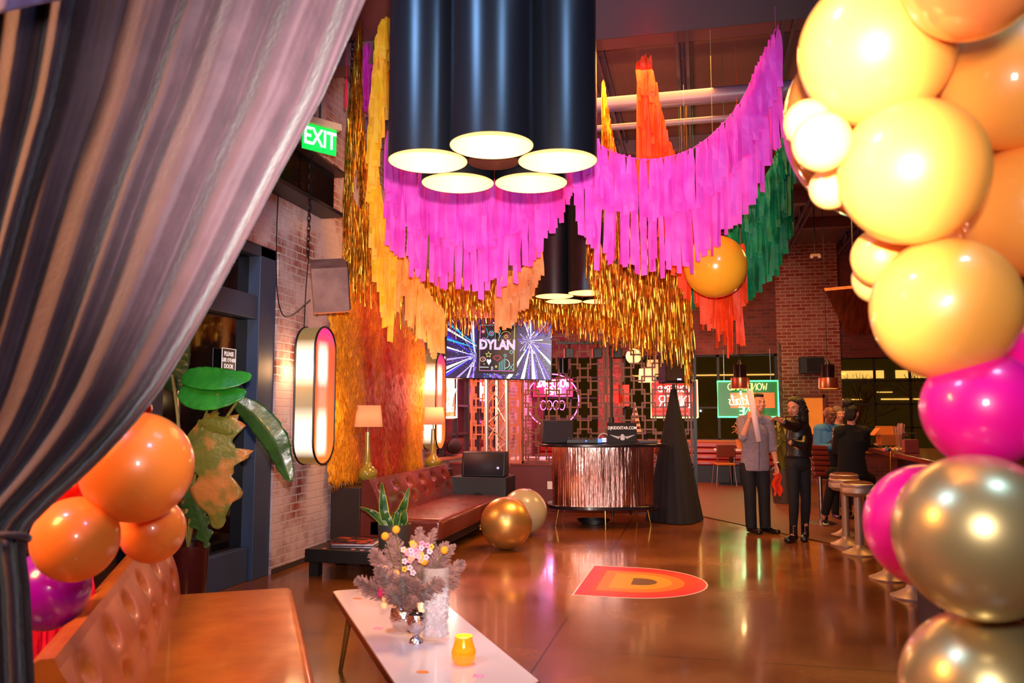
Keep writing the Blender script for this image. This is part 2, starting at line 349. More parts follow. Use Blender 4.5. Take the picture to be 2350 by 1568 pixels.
# outside backdrop buildings through the windows
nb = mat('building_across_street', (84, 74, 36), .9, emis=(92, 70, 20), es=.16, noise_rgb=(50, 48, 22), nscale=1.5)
o = tag(obj('building', MB().span((-8, YB + 5.2, -.1), (12, YB + 5.6, 6)), nb), 'dim building across the street seen through the back windows', 'building')
lit = glow('lit_office_strip', (255, 205, 110), 1.1)
m_ = MB()
for x0, x1, z0, z1 in ((-2, 4.0, 2.62, 2.66), (3.5, 5.0, 2.50, 2.72), (5.3, 6.9, 2.5, 2.72), (4.7, 5.2, 2.1, 2.13), (3.4, 4.4, 1.9, 1.93), (4.9, 6.2, 1.9, 1.94), (3.2, 4.2, 1.55, 1.58)): m_.span((x0, YB + 5.17, z0), (x1, YB + 5.21, z1))
obj('lit_window', m_, lit, o, smooth=False)
struct('ground_outside', MB().span((-8, YB + .31, -.2), (12, YB + 5.2, -.02)), mat('asphalt', (40, 38, 36), .9))
tw = mat('bare_branch', (150, 132, 84), .8)
for tx in (3.4, 5.6):
    t_ = MB(); root = Vector((tx, YB + 2.2, -.02))
    t_.tube([root, root + Vector((.05, 0, 1.0))], [.08, .05], 8)
    def br(p, d, L, r, n):
        q = p + d * L; t_.tube([p, (p + q) / 2 + Vector((random.uniform(-.05, .05), 0, 0)), q], [r, r * .8, r * .5], 5)
        if n:
            for k in range(3): br(q, (d + Vector((random.uniform(-.7, .7), random.uniform(-.5, .5), random.uniform(-.1, .4)))).normalized(), L * .72, r * .55, n - 1)
    for k in range(5): br(root + Vector((.04, 0, .5 + .1 * k)), Vector((random.uniform(-.8, .8), random.uniform(-.4, .4), 1)).normalized(), .7, .028, 3)
    tag(obj('bare_tree', t_, tw), 'bare branching tree outside the right back window, %s one' % ('left' if tx < 4.5 else 'right'), 'tree')
# ================================================================== left wall fittings
def capsule(yc, zc, hw, hh, x, n=14):
    pts = []
    for k in range(n + 1): q = math.pi * k / n; pts.append(Vector((x, yc + hw * math.cos(q), zc + hh - hw + hw * math.sin(q))))
    for k in range(n + 1): q = math.pi + math.pi * k / n; pts.append(Vector((x, yc + hw * math.cos(q), zc - hh + hw + hw * math.sin(q))))
    return pts
def sconce_mat(name, cbot, cmid, ctop, hh2, es, yc=0.0, yw=.11):
    m = bpy.data.materials.new(name); m.use_nodes = True; nt = m.node_tree; N = nt.nodes.new; L = nt.links.new; b = nt.nodes['Principled BSDF']
    tc = N('ShaderNodeTexCoord'); sx = N('ShaderNodeSeparateXYZ'); L(tc.outputs['Object'], sx.inputs[0])
    mr = N('ShaderNodeMapRange'); mr.inputs[1].default_value = 0; mr.inputs[2].default_value = hh2; L(sx.outputs['Z'], mr.inputs[0])
    r = N('ShaderNodeValToRGB'); L(mr.outputs[0], r.inputs[0]); e = r.color_ramp.elements; e[0].position = .1; e[0].color = (*lin(cbot), 1); e[1].position = .97; e[1].color = (*lin(ctop), 1)
    for p, c in ((.5, cmid), (.84, cmid)): q = e.new(p); q.color = (*lin(c), 1)
    k = N('ShaderNodeValToRGB'); L(mr.outputs[0], k.inputs[0]); e = k.color_ramp.elements; e[0].position = 0; e[0].color = (0, 0, 0, 1); e[1].position = 1; e[1].color = (0, 0, 0, 1)      # the two tubes behind the diffuser
    for p, v in ((.05, 0), (.12, 1), (.30, 1), (.42, .12), (.55, .12), (.64, 1), (.80, 1), (.90, 0)): q = e.new(p); q.color = (v, v, v, 1)
    a = N('ShaderNodeMath'); a.operation = 'SUBTRACT'; a.inputs[1].default_value = yc; L(sx.outputs['Y'], a.inputs[0]); ab = N('ShaderNodeMath'); ab.operation = 'ABSOLUTE'; L(a.outputs[0], ab.inputs[0])
    w_ = N('ShaderNodeMapRange'); w_.interpolation_type = 'SMOOTHSTEP'; w_.inputs[1].default_value = yw * .35; w_.inputs[2].default_value = yw * 1.35; w_.inputs[3].default_value = 1; w_.inputs[4].default_value = 0; L(ab.outputs[0], w_.inputs[0])
    mu = N('ShaderNodeMath'); mu.operation = 'MULTIPLY'; L(k.outputs[0], mu.inputs[0]); L(w_.outputs[0], mu.inputs[1])
    mx = N('ShaderNodeMixRGB'); L(mu.outputs[0], mx.inputs[0]); L(r.outputs[0], mx.inputs[1]); mx.inputs[2].default_value = (2.2, 1.9, 1.45, 1)
    L(mx.outputs[0], b.inputs['Emission Color']); b.inputs['Emission Strength'].default_value = es; b.inputs['Base Color'].default_value = (*lin(cmid), 1); b.inputs['Roughness'].default_value = .25
    return m
def sconce(yc, label):
    zc, hw, hh = 1.68, .23, .69; x0, x1 = XL, XL + .24
    t = thing('wall_sconce', label, 'wall light', (XL, yc, zc - hh), 0, 'tall capsule wall sconces', W=True)
    face = capsule(yc, zc, hw - .012, hh - .012, x1 - .012)
    obj('diffuser_panel', MB().prism(face, (.008, 0, 0)), sconce_mat('sconce_face', (240, 130, 50), (232, 84, 40), (206, 20, 150), 2 * hh, .95, -.05, .11), t, smooth=False)
    band = MB(); ring = capsule(yc, zc, hw, hh, x0 + .03); n = len(ring)
    inner = capsule(yc, zc, hw - .02, hh - .02, x0 + .03)
    vs = ring + [p + Vector((.20, 0, 0)) for p in ring]
    band.add(vs, [(i, (i + 1) % n, n + (i + 1) % n, n + i) for i in range(n)])
    obj('side_band', band, sconce_mat('sconce_band', (130, 90, 40), (120, 98, 56), (120, 110, 70), 2 * hh, .7, -.2, .3), t)
    for xx in (x0 + .03, x1): 
        rr = capsule(yc, zc, hw, hh, xx - .004); obj('rim', MB().tube(rr + rr[:1], .011, 8), BLACK, t)
    obj('power_cord', MB().tube(catmull([(XL + .02, yc - .05, zc + hh), (XL + .02, yc - .03, zc + hh + .4), (XL + .02, yc + .02, zc + hh + .8)], 6), .006, 6), BLACK, t)
    lamp('AREA', 'sconce_light', (x1 + .04, yc, zc + .3), 16, (1, .52, .25), (x1 + 2, yc, zc + .3), .4)
    lamp('POINT', 'sconce_glow', (x0 + .14, yc - hw - .12, zc + .25), 9, (1, .50, .20), None, .1)
    lamp('POINT', 'sconce_glow', (x0 + .14, yc + hw + .12, zc - .2), 9, (1, .55, .18), None, .1)
sconce(7.50, 'tall capsule sconce on the left brick wall nearest the glass door')
sconce(11.25, 'tall capsule sconce on the left brick wall behind the farther table lamp')
# fuzzy gold wall hanging
def fz(u, v):
    y = 8.02 + 2.95 * u
    bot = .78 + .28 * (1 - math.sin(math.pi * min(1, u * 3.2) / 2)) * 0 - .0
    lo = .74 + (.0 if u > .06 else 0); hi = 2.75 + .75 * math.exp(-((u - .28) / .22) ** 2) - .5 * max(0, u - .45)
    z = lo + (hi - lo) * v
    n = noise.noise(Vector((y * 3, z * 2, 0))) * .04 + noise.noise(Vector((y * 40, z * 9, 3))) * .03
    edge = min(u, 1 - u) * 12; edge = max(0, min(1, edge))
    return (XL + .02 + .10 * math.sqrt(edge) + n, y + noise.noise(Vector((z * 12, u * 5, 1))) * .05, z + (noise.noise(Vector((y * 30, 0, v))) * .06 if v in (0, 1) else 0))
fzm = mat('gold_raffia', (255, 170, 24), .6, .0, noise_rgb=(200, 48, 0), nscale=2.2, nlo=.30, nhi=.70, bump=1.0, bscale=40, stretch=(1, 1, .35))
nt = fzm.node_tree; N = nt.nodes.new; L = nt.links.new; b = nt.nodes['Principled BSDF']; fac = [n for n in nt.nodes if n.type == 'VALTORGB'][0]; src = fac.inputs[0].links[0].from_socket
tc_ = N('ShaderNodeTexCoord'); sx_ = N('ShaderNodeSeparateXYZ'); L(tc_.outputs['Object'], sx_.inputs[0])      # sconce light painted in: gold at the lit edges, redder in the middle
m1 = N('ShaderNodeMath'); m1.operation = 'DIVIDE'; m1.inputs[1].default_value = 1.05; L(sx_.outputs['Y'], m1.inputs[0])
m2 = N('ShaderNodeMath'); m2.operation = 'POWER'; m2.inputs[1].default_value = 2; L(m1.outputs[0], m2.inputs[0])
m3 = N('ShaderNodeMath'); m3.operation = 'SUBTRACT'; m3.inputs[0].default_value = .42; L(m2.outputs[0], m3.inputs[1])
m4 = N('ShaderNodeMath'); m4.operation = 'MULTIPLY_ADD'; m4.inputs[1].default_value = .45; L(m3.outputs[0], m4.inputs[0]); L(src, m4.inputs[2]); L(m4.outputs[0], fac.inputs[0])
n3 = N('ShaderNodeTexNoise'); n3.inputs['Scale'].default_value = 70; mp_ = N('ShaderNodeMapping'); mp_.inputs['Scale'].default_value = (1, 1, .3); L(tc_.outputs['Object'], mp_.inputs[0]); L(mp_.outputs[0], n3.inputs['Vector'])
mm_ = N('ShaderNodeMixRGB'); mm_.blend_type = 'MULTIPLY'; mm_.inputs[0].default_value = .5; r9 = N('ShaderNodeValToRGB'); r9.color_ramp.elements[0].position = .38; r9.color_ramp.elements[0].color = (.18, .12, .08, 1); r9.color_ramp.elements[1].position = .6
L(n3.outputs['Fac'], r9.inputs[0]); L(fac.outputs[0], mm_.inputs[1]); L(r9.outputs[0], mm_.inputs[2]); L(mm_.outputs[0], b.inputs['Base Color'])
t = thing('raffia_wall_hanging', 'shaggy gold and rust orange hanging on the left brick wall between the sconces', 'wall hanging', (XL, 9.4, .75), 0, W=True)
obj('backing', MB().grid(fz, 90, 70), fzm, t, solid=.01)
fb = MB()
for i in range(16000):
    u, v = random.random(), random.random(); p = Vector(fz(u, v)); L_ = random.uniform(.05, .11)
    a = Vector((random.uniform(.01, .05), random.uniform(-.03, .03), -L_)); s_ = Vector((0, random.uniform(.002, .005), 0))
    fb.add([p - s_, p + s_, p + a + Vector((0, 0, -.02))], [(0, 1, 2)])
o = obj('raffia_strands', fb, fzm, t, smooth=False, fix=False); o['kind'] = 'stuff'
# exit sign, shelf box, chains, hanging wedge speaker
q = WX(733, 320, XL + .45); ex = thing('exit_sign', 'lit green exit sign hanging high beside the left brick wall', 'exit sign', (q.x, q.y, q.z - .17), 0, W=True)
gx = Vector((.55, .83, 0)).normalized()
mm = MB(); mm.mi = 0
R3 = Matrix.Rotation(math.atan2(gx.y, gx.x), 3, 'Z')
obj('green_panel', MB().box(q, (.36, .02, .25), M=R3), glow('exit_green', (10, 225, 80), .9), ex, smooth=False, bevel=.004)
obj('housing', MB().box(q + Vector((0, 0, .155)), (.42, .10, .06), M=R3), mat('sign_housing', (214, 176, 140), .6), ex, smooth=False)
obj('conduit', MB().tube([q + Vector((0, 0, .18)), q + Vector((0, 0, ZC - q.z))], .012), BLACK, ex)
nrm = gx.cross(Vector((0, 0, 1)))
text('exit_letters', 'EXIT', .235, frame(q + nrm * .014, gx, (0, 0, 1)), glow('exit_white', (235, 255, 240), 1.4), ex, .002, .004, sx=.72)
t = thing('wall_air_curtain', 'black boxed air curtain shelf above the door on the left brick wall', 'air curtain', (XL, 7.2, 3.6), 0, W=True)
obj('box_body', MB().span((XL + .002, 6.2, 3.62), (XL + .20, 7.70, 4.02)), BLACKG, t, bevel=.01)
obj('top_lip', MB().span((XL + .002, 6.2, 4.02), (XL + .30, 7.82, 4.045)), mat('lip', (66, 44, 44), .5), t, smooth=False)
obj('bottom_lip', MB().span((XL + .002, 6.2, 3.58), (XL + .26, 7.82, 3.62)), mat('lip2', (40, 34, 38), .5), t, smooth=False)
def chain(p0, p1, label, n=46, r=.022):
    m_ = MB(); p0 = Vector(p0); p1 = Vector(p1)
    for i in range(n):
        c = p0.lerp(p1, (i + .5) / n); L_ = (p1 - p0).length / n * .72; A = Vector((1, 0, 0)) if i % 2 else Vector((0, 1, 0))
        ringp = [c + A * (r * .75 * math.cos(a)) + Vector((0, 0, L_ * math.sin(a))) for a in [2 * math.pi * k / 10 for k in range(11)]]
        m_.tube(ringp, .0045, 5, cap=False)
    return tag(obj('hanging_chain', m_, mat('chain_metal', (50, 42, 44), .4, .8)), label, 'chain')
sp = WX(757, 655, XL + .42)
chain((sp.x - .16, sp.y - .16, sp.z + .26), (sp.x - .16, sp.y - .10, ZC), 'dark chain holding the wedge speaker, nearer the glass door')
chain((sp.x + .10, sp.y + .16, sp.z + .24), (sp.x + .10, sp.y + .2, ZC), 'dark chain beside the gold tinsel holding the wedge speaker')
t = thing('hanging_speaker', 'grey wood cabinet speaker hung tilted from chains by the left wall', 'speaker', sp, 0, W=True)
Rs = Matrix.Rotation(.50, 3, 'Z') @ Matrix.Rotation(.42, 3, 'X') @ Matrix.Rotation(-.10, 3, 'Y')
def bxM(c, d): return MB().box(sp + Rs @ Vector(c), d, M=Rs)
obj('cabinet', bxM((0, 0, 0), (.34, .38, .44)), mat('speaker_wood', (150, 112, 104), .6, noise_rgb=(120, 84, 80), nscale=6), t, bevel=.008)
obj('grille', bxM((.172, .02, 0), (.02, .36, .42)), mat('speaker_grille', (56, 42, 56), .8, bump=.4, bscale=200), t, bevel=.004)
obj('underside', bxM((0, .0, -.225), (.34, .36, .012)), mat('orange_ply', (214, 110, 52), .6), t)
for dx in (-.14, .02, .14): obj('bracket', bxM((dx, -.12, -.24), (.03, .04, .03)), BLACK, t)
obj('signal_cable', MB().tube(catmull([sp + Vector((-.15, -.1, -.15)), (XL + .03, sp.y - .2, sp.z - .3), (XL + .03, sp.y - .35, sp.z + .4), (XL + .03, sp.y - .25, ZC - .4)], 8), .006, 6), BLACK, t)
# door notice
q = WX(524, 832, XL - .10)
t = thing('door_notice', 'small black notice reading please use other door on the glass door', 'sign', (q.x, q.y, q.z - .12), 0, W=True)
obj('plate', MB().box(q, (.004, .21, .24)), mat('notice_black', (22, 20, 24), .4, emis=(30, 28, 30), es=.2), t, smooth=False)
ob = MB(); z_ = (q.x + .004)
for a, b in (((-.105, -.12), (-.105, .12)), ((.105, -.12), (.105, .12)), ((-.105, .12), (.105, .12)), ((-.105, -.12), (.105, -.12))): ob.tube([(z_, q.y + a[0], q.z + a[1]), (z_, q.y + b[0], q.z + b[1])], .003, 6)
LT = mat('notice_letters', (240, 236, 235), .5, emis=(240, 236, 235), es=.35)
obj('white_border', ob, LT, t)
for i, (s_, z0) in enumerate((('PLEASE', .072), ('USE OTHER', .018), ('DOOR', -.036))):
    text('notice_line', s_, .052 if i != 1 else .044, frame((z_, q.y, q.z + z0), (0, 1, 0), (0, 0, 1)), LT, t, .001, .0012, sx=.9)
# ================================================================== lamps behind the sofa
tag(obj('console_shelf', MB().span((XL + .03, 8.12, 0), (XL + .37, 11.45, .705)), mat('console_black', (46, 30, 24), .45), bevel=.006), 'long dark console against the left wall carrying the two table lamps', 'console')
def tlamp(y, label):
    x = XL + .215
    t = thing('table_lamp', label, 'lamp', (x, y, .706), 0, 'olive glass table lamps')
    g = mat('olive_ceramic', (150, 128, 44), .12, coat=.6)
    obj('lamp_base', MB().lathe((0, 0, 0), [(0, 0), (.07, 0), (.075, .012), (.05, .02), (.085, .045), (.112, .085), (.115, .115), (.105, .15), (.07, .185), (.045, .21), (.036, .26), (.028, .40), (.022, .58), (0, .585)]), g, t)
    obj('silver_strip', MB().tube([(.012, -.036, .24), (.01, -.022, .58)], .006), STEEL, t)
    obj('harp', MB().tube([(0, 0, .58), (0, 0, .66)], .008), STEEL, t)
    sh = mat('shade_linen', (226, 156, 110), .8, emis=(230, 140, 90), es=.28)
    m_ = MB()
    for (h0, w0), (h1, w1) in (((.64, .165), (.885, .135)),):
        def rr(w_, z): return [Vector((sx * w_ * .82 if abs(sx) else 0, 0, z)) for sx in ()]
        def ring(w_, z):
            out = []
            for k in range(32):
                q = 2 * math.pi * k / 32; c, s_ = math.cos(q), math.sin(q); e = .35
                out.append(Vector((math.copysign(abs(c) ** e, c) * w_ * .62, math.copysign(abs(s_) ** e, s_) * w_, z)))
            return out
        A, B = ring(w0, h0), ring(w1, h1); m_.add(A + B, [(i, (i + 1) % 32, 32 + (i + 1) % 32, 32 + i) for i in range(32)])
    o = obj('lamp_shade', m_, sh, t, solid=.004); t.rotation_euler = (0, 0, -1.1)
tlamp(8.66, 'olive glass table lamp nearer the door behind the maroon sofa')
tlamp(10.98, 'olive glass table lamp in front of the far wall sconce')
# ================================================================== sofas
def sofa(L, depth, m, root, legm, tuft_rows=2, tufts=7, back_h=.86, seat_h=.42):
    # local: x across (0 = back, depth = front), y along 0..L
    def seat(u, v):
        return None
    s_ = MB().box((depth / 2 + .06, L / 2, seat_h - .11), (depth - .12, L, .22))
    o = obj('seat', s_, m, root, bevel=.045, bseg=5)
    obj('seat_base', MB().box((depth / 2 + .02, L / 2, .155), (depth - .16, L - .06, .10)), legm, root, bevel=.01)
    sec = []
    nu, nv = 30, tufts * 12
    def bk(u, v):
        y = v * L; z = seat_h - .02 + (back_h - seat_h) * u
        x = .27 - .12 * u
        x += .03 * math.sin(math.pi * u) 
        for r in range(tuft_rows):
            for k in range(tufts):
                cy_ = (k + .5 + (.0 if r % 2 else .0)) * L / tufts; cz = seat_h + (back_h - seat_h) * (.34 + .40 * r)
                d2 = ((y - cy_) / .055) ** 2 + ((z - cz) / .042) ** 2; x -= .040 * math.exp(-d2)
        return Vector((x, y, z))
    m_ = MB(); m_.grid(bk, nu, nv)
    # rounded top and rear
    prof = [bk(1, 0).x, .135, .10, .07, .055, .05, .05]; zz = [back_h - .02, back_h + .012, back_h + .012, back_h - .005, back_h - .05, seat_h, .22]
    def rear(u, v):
        k = u * (len(prof) - 1); i = min(int(k), len(prof) - 2); f = k - i
        return Vector((prof[i] * (1 - f) + prof[i + 1] * f, v * L, zz[i] * (1 - f) + zz[i + 1] * f))
    m_.grid(rear, 18, nv)
    for v in (0, 1):
        pts = [bk(k / nu, v) for k in range(nu + 1)] + [rear(k / 18, v) for k in range(1, 19)] + [Vector((.27, v * L, .22))]
        m_.add(pts, [tuple(range(len(pts)))])
    obj('backrest', m_, m, root)
    for r in range(tuft_rows):
        for k in range(tufts):
            u = .34 + .40 * r; p = bk(min(1, u + .045), (k + .5) / tufts); obj('tuft_button', MB().ell(p + Vector((-.004, 0, 0)), (.008, .010, .010), 8), m, root)
    for yy in (.12, L - .12):
        for xx in (.12, depth - .12): obj('leg', MB().cyl((xx, yy, 0), (xx, yy, .11), .022, 12), legm, root)
lth = mat('maroon_leather', (112, 44, 30), .22, noise_rgb=(92, 32, 24), nscale=3, bump=.15, bscale=18, coat=.25, rgh2=.36)
t = thing('leather_sofa', 'maroon tufted leather sofa along the left wall below the table lamps', 'sofa', (XL + .40, 7.95, 0))
sofa(2.6, .93, lth, t, BLACK, 2, 6, .80, .42)
tan = mat('tan_leather', (196, 100, 22), .34, noise_rgb=(168, 78, 14), nscale=4, bump=.12, bscale=14, coat=.2, rgh2=.45)
t = thing('leather_sofa', 'tan gold tufted leather sofa in the foreground beside the white table', 'sofa', (-3.20, 4.30, 0), math.radians(32) + math.pi * 0)
# local y runs away; sofa extends toward the camera, so negative y
t.rotation_euler = (0, 0, math.radians(31)); t.location = Vector((-3.28, 4.22, 0)) - Vector((-math.sin(math.radians(31)), math.cos(math.radians(31)), 0)) * 2.7
sofa(2.7, .92, tan, t, BLACK, 2, 6, .79, .42)
# ================================================================== low black side table with magazines and snake plant
tt = thing('low_side_table', 'low black square side table at the near end of the maroon sofa', 'side table', (-3.15, 7.32, 0))
obj('table_top', MB().box((0, 0, .19), (.86, .74, .12)), BLACK, tt, bevel=.008)
for sx in (-1, 1):
    for sy in (-1, 1): obj('leg', MB().box((sx * .36, sy * .28, .065), (.09, .09, .13)), BLACK, tt)
mg_cols = [(168, 160, 170), (60, 40, 50), (200, 190, 200), (120, 30, 24), (36, 30, 36)]
for i in range(5):
    c = mg_cols[i]; lb = ['pale magazine at the bottom of the stack on the low black table', 'dark magazine second from the bottom of the stack on the low table', 'white edged magazine in the middle of the stack on the low table', 'red brown magazine second from the top of the stack on the low table', 'dark magazine on top of the stack on the low black table'][i]
    o = obj('magazine', MB().box((0, 0, 0), (.40, .28, .011)), mat('magazine_%d' % i, c, .3, noise_rgb=((200, 70, 40) if i == 4 else tuple(min(255, x + 30) for x in c)), nscale=9, nlo=.5, nhi=.6), smooth=False, bevel=.002)
    o.location = (-3.20 + random.uniform(-.02, .02), 7.22 + random.uniform(-.02, .02), .2565 + .0118 * i); o.rotation_euler = (0, 0, .1 + random.uniform(-.2, .2)); tag(o, lb, 'magazine', 'magazines on the low table')
for i, (dx, dy) in enumerate(((-.26, -.31), (.02, -.30), (.12, -.33))):
    p = Vector((-3.15 + dx, 7.32 + dy, .2515)); tag(obj('paper_confetti', MB().cyl(p, p + Vector((0, 0, .002)), .022, 10), mat('confetti_%d' % i, (236, 110 + 30 * i, 90 + 40 * i), .5)), ['round confetti piece left of the magazines on the low table', 'round orange confetti piece in front of the magazines', 'round pink confetti piece right of the magazines by the plant pot'][i], 'confetti')
def leaf(pts, wid, m, name, parent, nrm=(0, -1, 0), fold=.15, wavy=0.0, n=8, edge=None):
    c = catmull(pts, n); N_ = len(c); m_ = MB(); nr = Vector(nrm); vs = []; K = 6
    for i, p in enumerate(c):
        t_ = (c[min(i + 1, N_ - 1)] - c[max(i - 1, 0)]).normalized(); s_ = t_.cross(nr).normalized(); u = i / (N_ - 1)
        ww = wid(u)
        for k in range(-K, K + 1):
            f = k / K; wv = 1 + wavy * (noise.noise(Vector((u * 22, math.copysign(3, k), 0))) if abs(k) == K else 0)
            q = p + s_ * (ww * f * wv) + nr * (-abs(f) * ww * fold) + nr * (math.sin(u * 50 + abs(f) * 3) * .004 * abs(f))
            vs.append(q)
    W_ = 2 * K + 1; fs = []
    for i in range(N_ - 1):
        for k in range(W_ - 1): fs.append((i * W_ + k, i * W_ + k + 1, (i + 1) * W_ + k + 1, (i + 1) * W_ + k)); m_.m.append(1 if edge is not None and k in (0, W_ - 2) else 0)
    m_.v = vs; m_.f = fs
    o = obj(name, m_, m if edge is None else [m, edge], parent, fix=False, solid=.003)
    return o
SNK = mat('snake_leaf', (30, 66, 26), .35, noise_rgb=(70, 110, 50), nscale=12); SNE = mat('snake_leaf_edge', (200, 190, 70), .4)
D_ = 7.35
pc = P(905, 1210, D_); t = thing('snake_plant', 'potted snake plant with yellow edged leaves on the low black table', 'plant', (pc.x, pc.y, .2515), 0, W=True)
zt = .2515 + .24
m_ = MB().lathe((pc.x, pc.y, .2515), [(0, 0), (.13, 0), (.135, .01), (.15, .23), (.15, .24), (.135, .24), (.13, .21), (0, .205)], 32)
obj('pot', m_, mat('charcoal_pot', (60, 56, 50), .5), t)
for pts, w_ in (([(893, 1208), (882, 1180), (878, 1140), (876, 1106)], .045), ([(913, 1208), (920, 1180), (930, 1150), (939, 1118)], .042), ([(886, 1208), (870, 1190), (850, 1175), (826, 1164)], .035), ([(897, 1208), (890, 1190), (882, 1172)], .035), ([(905, 1208), (906, 1190), (904, 1176)], .038), ([(918, 1208), (926, 1190), (930, 1170)], .045), ([(890, 1208), (880, 1185), (872, 1168)], .03), ([(908, 1208), (913, 1180), (922, 1165)], .03)):
    pp_ = [P(u, v, D_ + random.uniform(-.05, .05)) for u, v in pts]; pp_[0].z = zt - .03
    leaf(pp_, lambda u, w_=w_: w_ * (.55 + .45 * math.sin(math.pi * min(1, u * 1.15 + .1))) * (1 - u ** 6) * (1 if u < .97 else .2), SNK, 'leaf', t, nrm=-FW, fold=.25, edge=SNE)
# ================================================================== big tropical plant by the door
D_ = 5.75
pc = P(438, 1255, D_); t = thing('potted_banana_plant', 'tall bird of paradise plant in a dark pot by the glass door', 'plant', (pc.x, pc.y, 0), 0, W=True)
m_ = MB().lathe((pc.x, pc.y, 0), [(0, 0), (.095, 0), (.10, .01), (.125, pc.z), (.125, pc.z + .015), (.11, pc.z + .015), (.108, pc.z - .03), (0, pc.z - .04)], 36)
obj('pot', m_, mat('maroon_pot', (62, 18, 16), .25), t)
LG = mat('leaf_bright', (30, 112, 26), .35, noise_rgb=(50, 140, 40), nscale=5, bump=.2, bscale=30, coat=.2); LD = mat('leaf_dark', (32, 62, 26), .35, noise_rgb=(50, 84, 34), nscale=5, bump=.2, bscale=30, coat=.2)
LY = mat('leaf_yellowing', (96, 98, 32), .4, noise_rgb=(176, 110, 50), nscale=6, nlo=.45, nhi=.62, bump=.3, bscale=25, coat=.15)
STM = mat('stem', (120, 112, 50), .5)
b0 = P(432, 1262, D_); b0.z = pc.z
for tops, m__ in (([(440, 1150), (462, 1000), (478, 950)], STM), ([(420, 1150), (410, 980), (395, 860)], STM), ([(450, 1160), (470, 1050), (466, 980)], STM), ([(436, 1180), (440, 1100), (445, 1080)], STM), ([(446, 1180), (500, 1000), (545, 920)], STM)):
    pts = [b0] + [P(u, v, D_ + random.uniform(-.04, .04)) for u, v in tops]; obj('stem', MB().tube(catmull(pts, 6), .011, 8), m__, t)
bl = lambda w_, p=.75: (lambda u: w_ * max(.02, math.sin(math.pi * (u ** p)) ** .55))
leaf([P(416, 890, D_), P(450, 906, D_ - .05), P(500, 912, D_ - .1), P(566, 900, D_ - .1)], bl(.105, .8), LG, 'leaf', t, nrm=(-FW * .8 + Vector((0, 0, .5))).normalized(), fold=.12)
obj('stem', MB().tube([P(464, 972, D_), P(480, 930, D_ - .04), P(500, 905, D_ - .09)], .008, 8), STM, t)
leaf([P(418, 862, D_), P(460, 866, D_ - .05), P(520, 870, D_ - .1), P(578, 862, D_ - .05)], bl(.092, .8), LG, 'leaf', t, nrm=(-FW + Vector((0, 0, .6))).normalized(), fold=.05)
leaf([P(540, 918, D_), P(585, 955, D_ + .02), P(625, 1005, D_), P(645, 1050, D_ + .02), P(667, 1106, D_)], bl(.10, .8), LD, 'leaf', t, nrm=-FW, fold=.3, wavy=.2)
leaf([P(458, 968, D_), P(478, 1010, D_ - .08), P(490, 1090, D_ - .1), P(500, 1215, D_ - .08)], lambda u: .215 * max(.03, math.sin(math.pi * u ** .7) ** .6) * (1 + .30 * math.sin(u * 26)), LY, 'leaf', t, nrm=-FW, fold=.1, wavy=.4, n=14)
leaf([P(452, 990, D_), P(470, 975, D_ - .05), P(500, 980, D_ - .08), P(532, 994, D_ - .1)], bl(.05), LY, 'leaf', t, nrm=-FW, wavy=.3)
leaf([P(436, 1110, D_), P(445, 1150, D_ - .05), P(460, 1200, D_ - .06), P(476, 1258, D_ - .06)], lambda u: .085 * max(.03, math.sin(math.pi * u ** .7) ** .6) * (1 + .4 * math.sin(u * 40)), LD, 'leaf', t, nrm=-FW, wavy=.3, n=14)
leaf([P(396, 900, D_ + .1), P(400, 840, D_ + .1), P(410, 790, D_ + .1), P(425, 740, D_ + .1)], bl(.10), LD, 'leaf', t, nrm=-FW)
# ================================================================== white coffee table with flowers
ang = math.radians(33.2); dl = Vector((math.sin(ang), -math.cos(ang), 0)); dw = Vector((math.cos(ang), math.sin(ang), 0))
TC = G(762, 1356, .42); TC.z = 0; TL, TW = 2.0, .56
tt = thing('coffee_table', 'long white topped coffee table with brown edge in the foreground', 'coffee table', TC + dl * TL / 2 + dw * TW / 2, 0, W=True)
def tpt(a, b, z): p = TC + dl * a + dw * b; return Vector((p.x, p.y, z))
def rrect(a0, a1, b0, b1, r, z, n=6):
    out = []
    for (ca, cb, q0) in ((a1 - r, b1 - r, 0), (a0 + r, b1 - r, 90), (a0 + r, b0 + r, 180), (a1 - r, b0 + r, 270)):
        for k in range(n + 1): q = math.radians(q0 + 90 * k / n); out.append(tpt(ca + r * math.cos(q), cb + r * math.sin(q), z))
    return out
obj('edge_band', MB().prism(rrect(0, TL, 0, TW, .04, .385), (0, 0, .034)), mat('walnut_edge', (120, 52, 22), .35), tt)
obj('table_top', MB().prism(rrect(.006, TL - .006, .006, TW - .006, .036, .416), (0, 0, .004)), mat('white_laminate', (222, 204, 204), .16, coat=.5), tt, smooth=False)
for a_, b_ in ((.25, .08), (.25, TW - .08), (TL - .25, .08), (TL - .25, TW - .08)):
    obj('leg', MB().tube([tpt(a_, b_, .386), tpt(a_ + (-.05 if a_ < 1 else .05), b_ + (-.05 if b_ < .2 else .05), 0)], [.02, .012], 12), mat('brass_leg', (170, 120, 60), .35, .8), tt)
def onT(u, v): return G(u, v, .42)
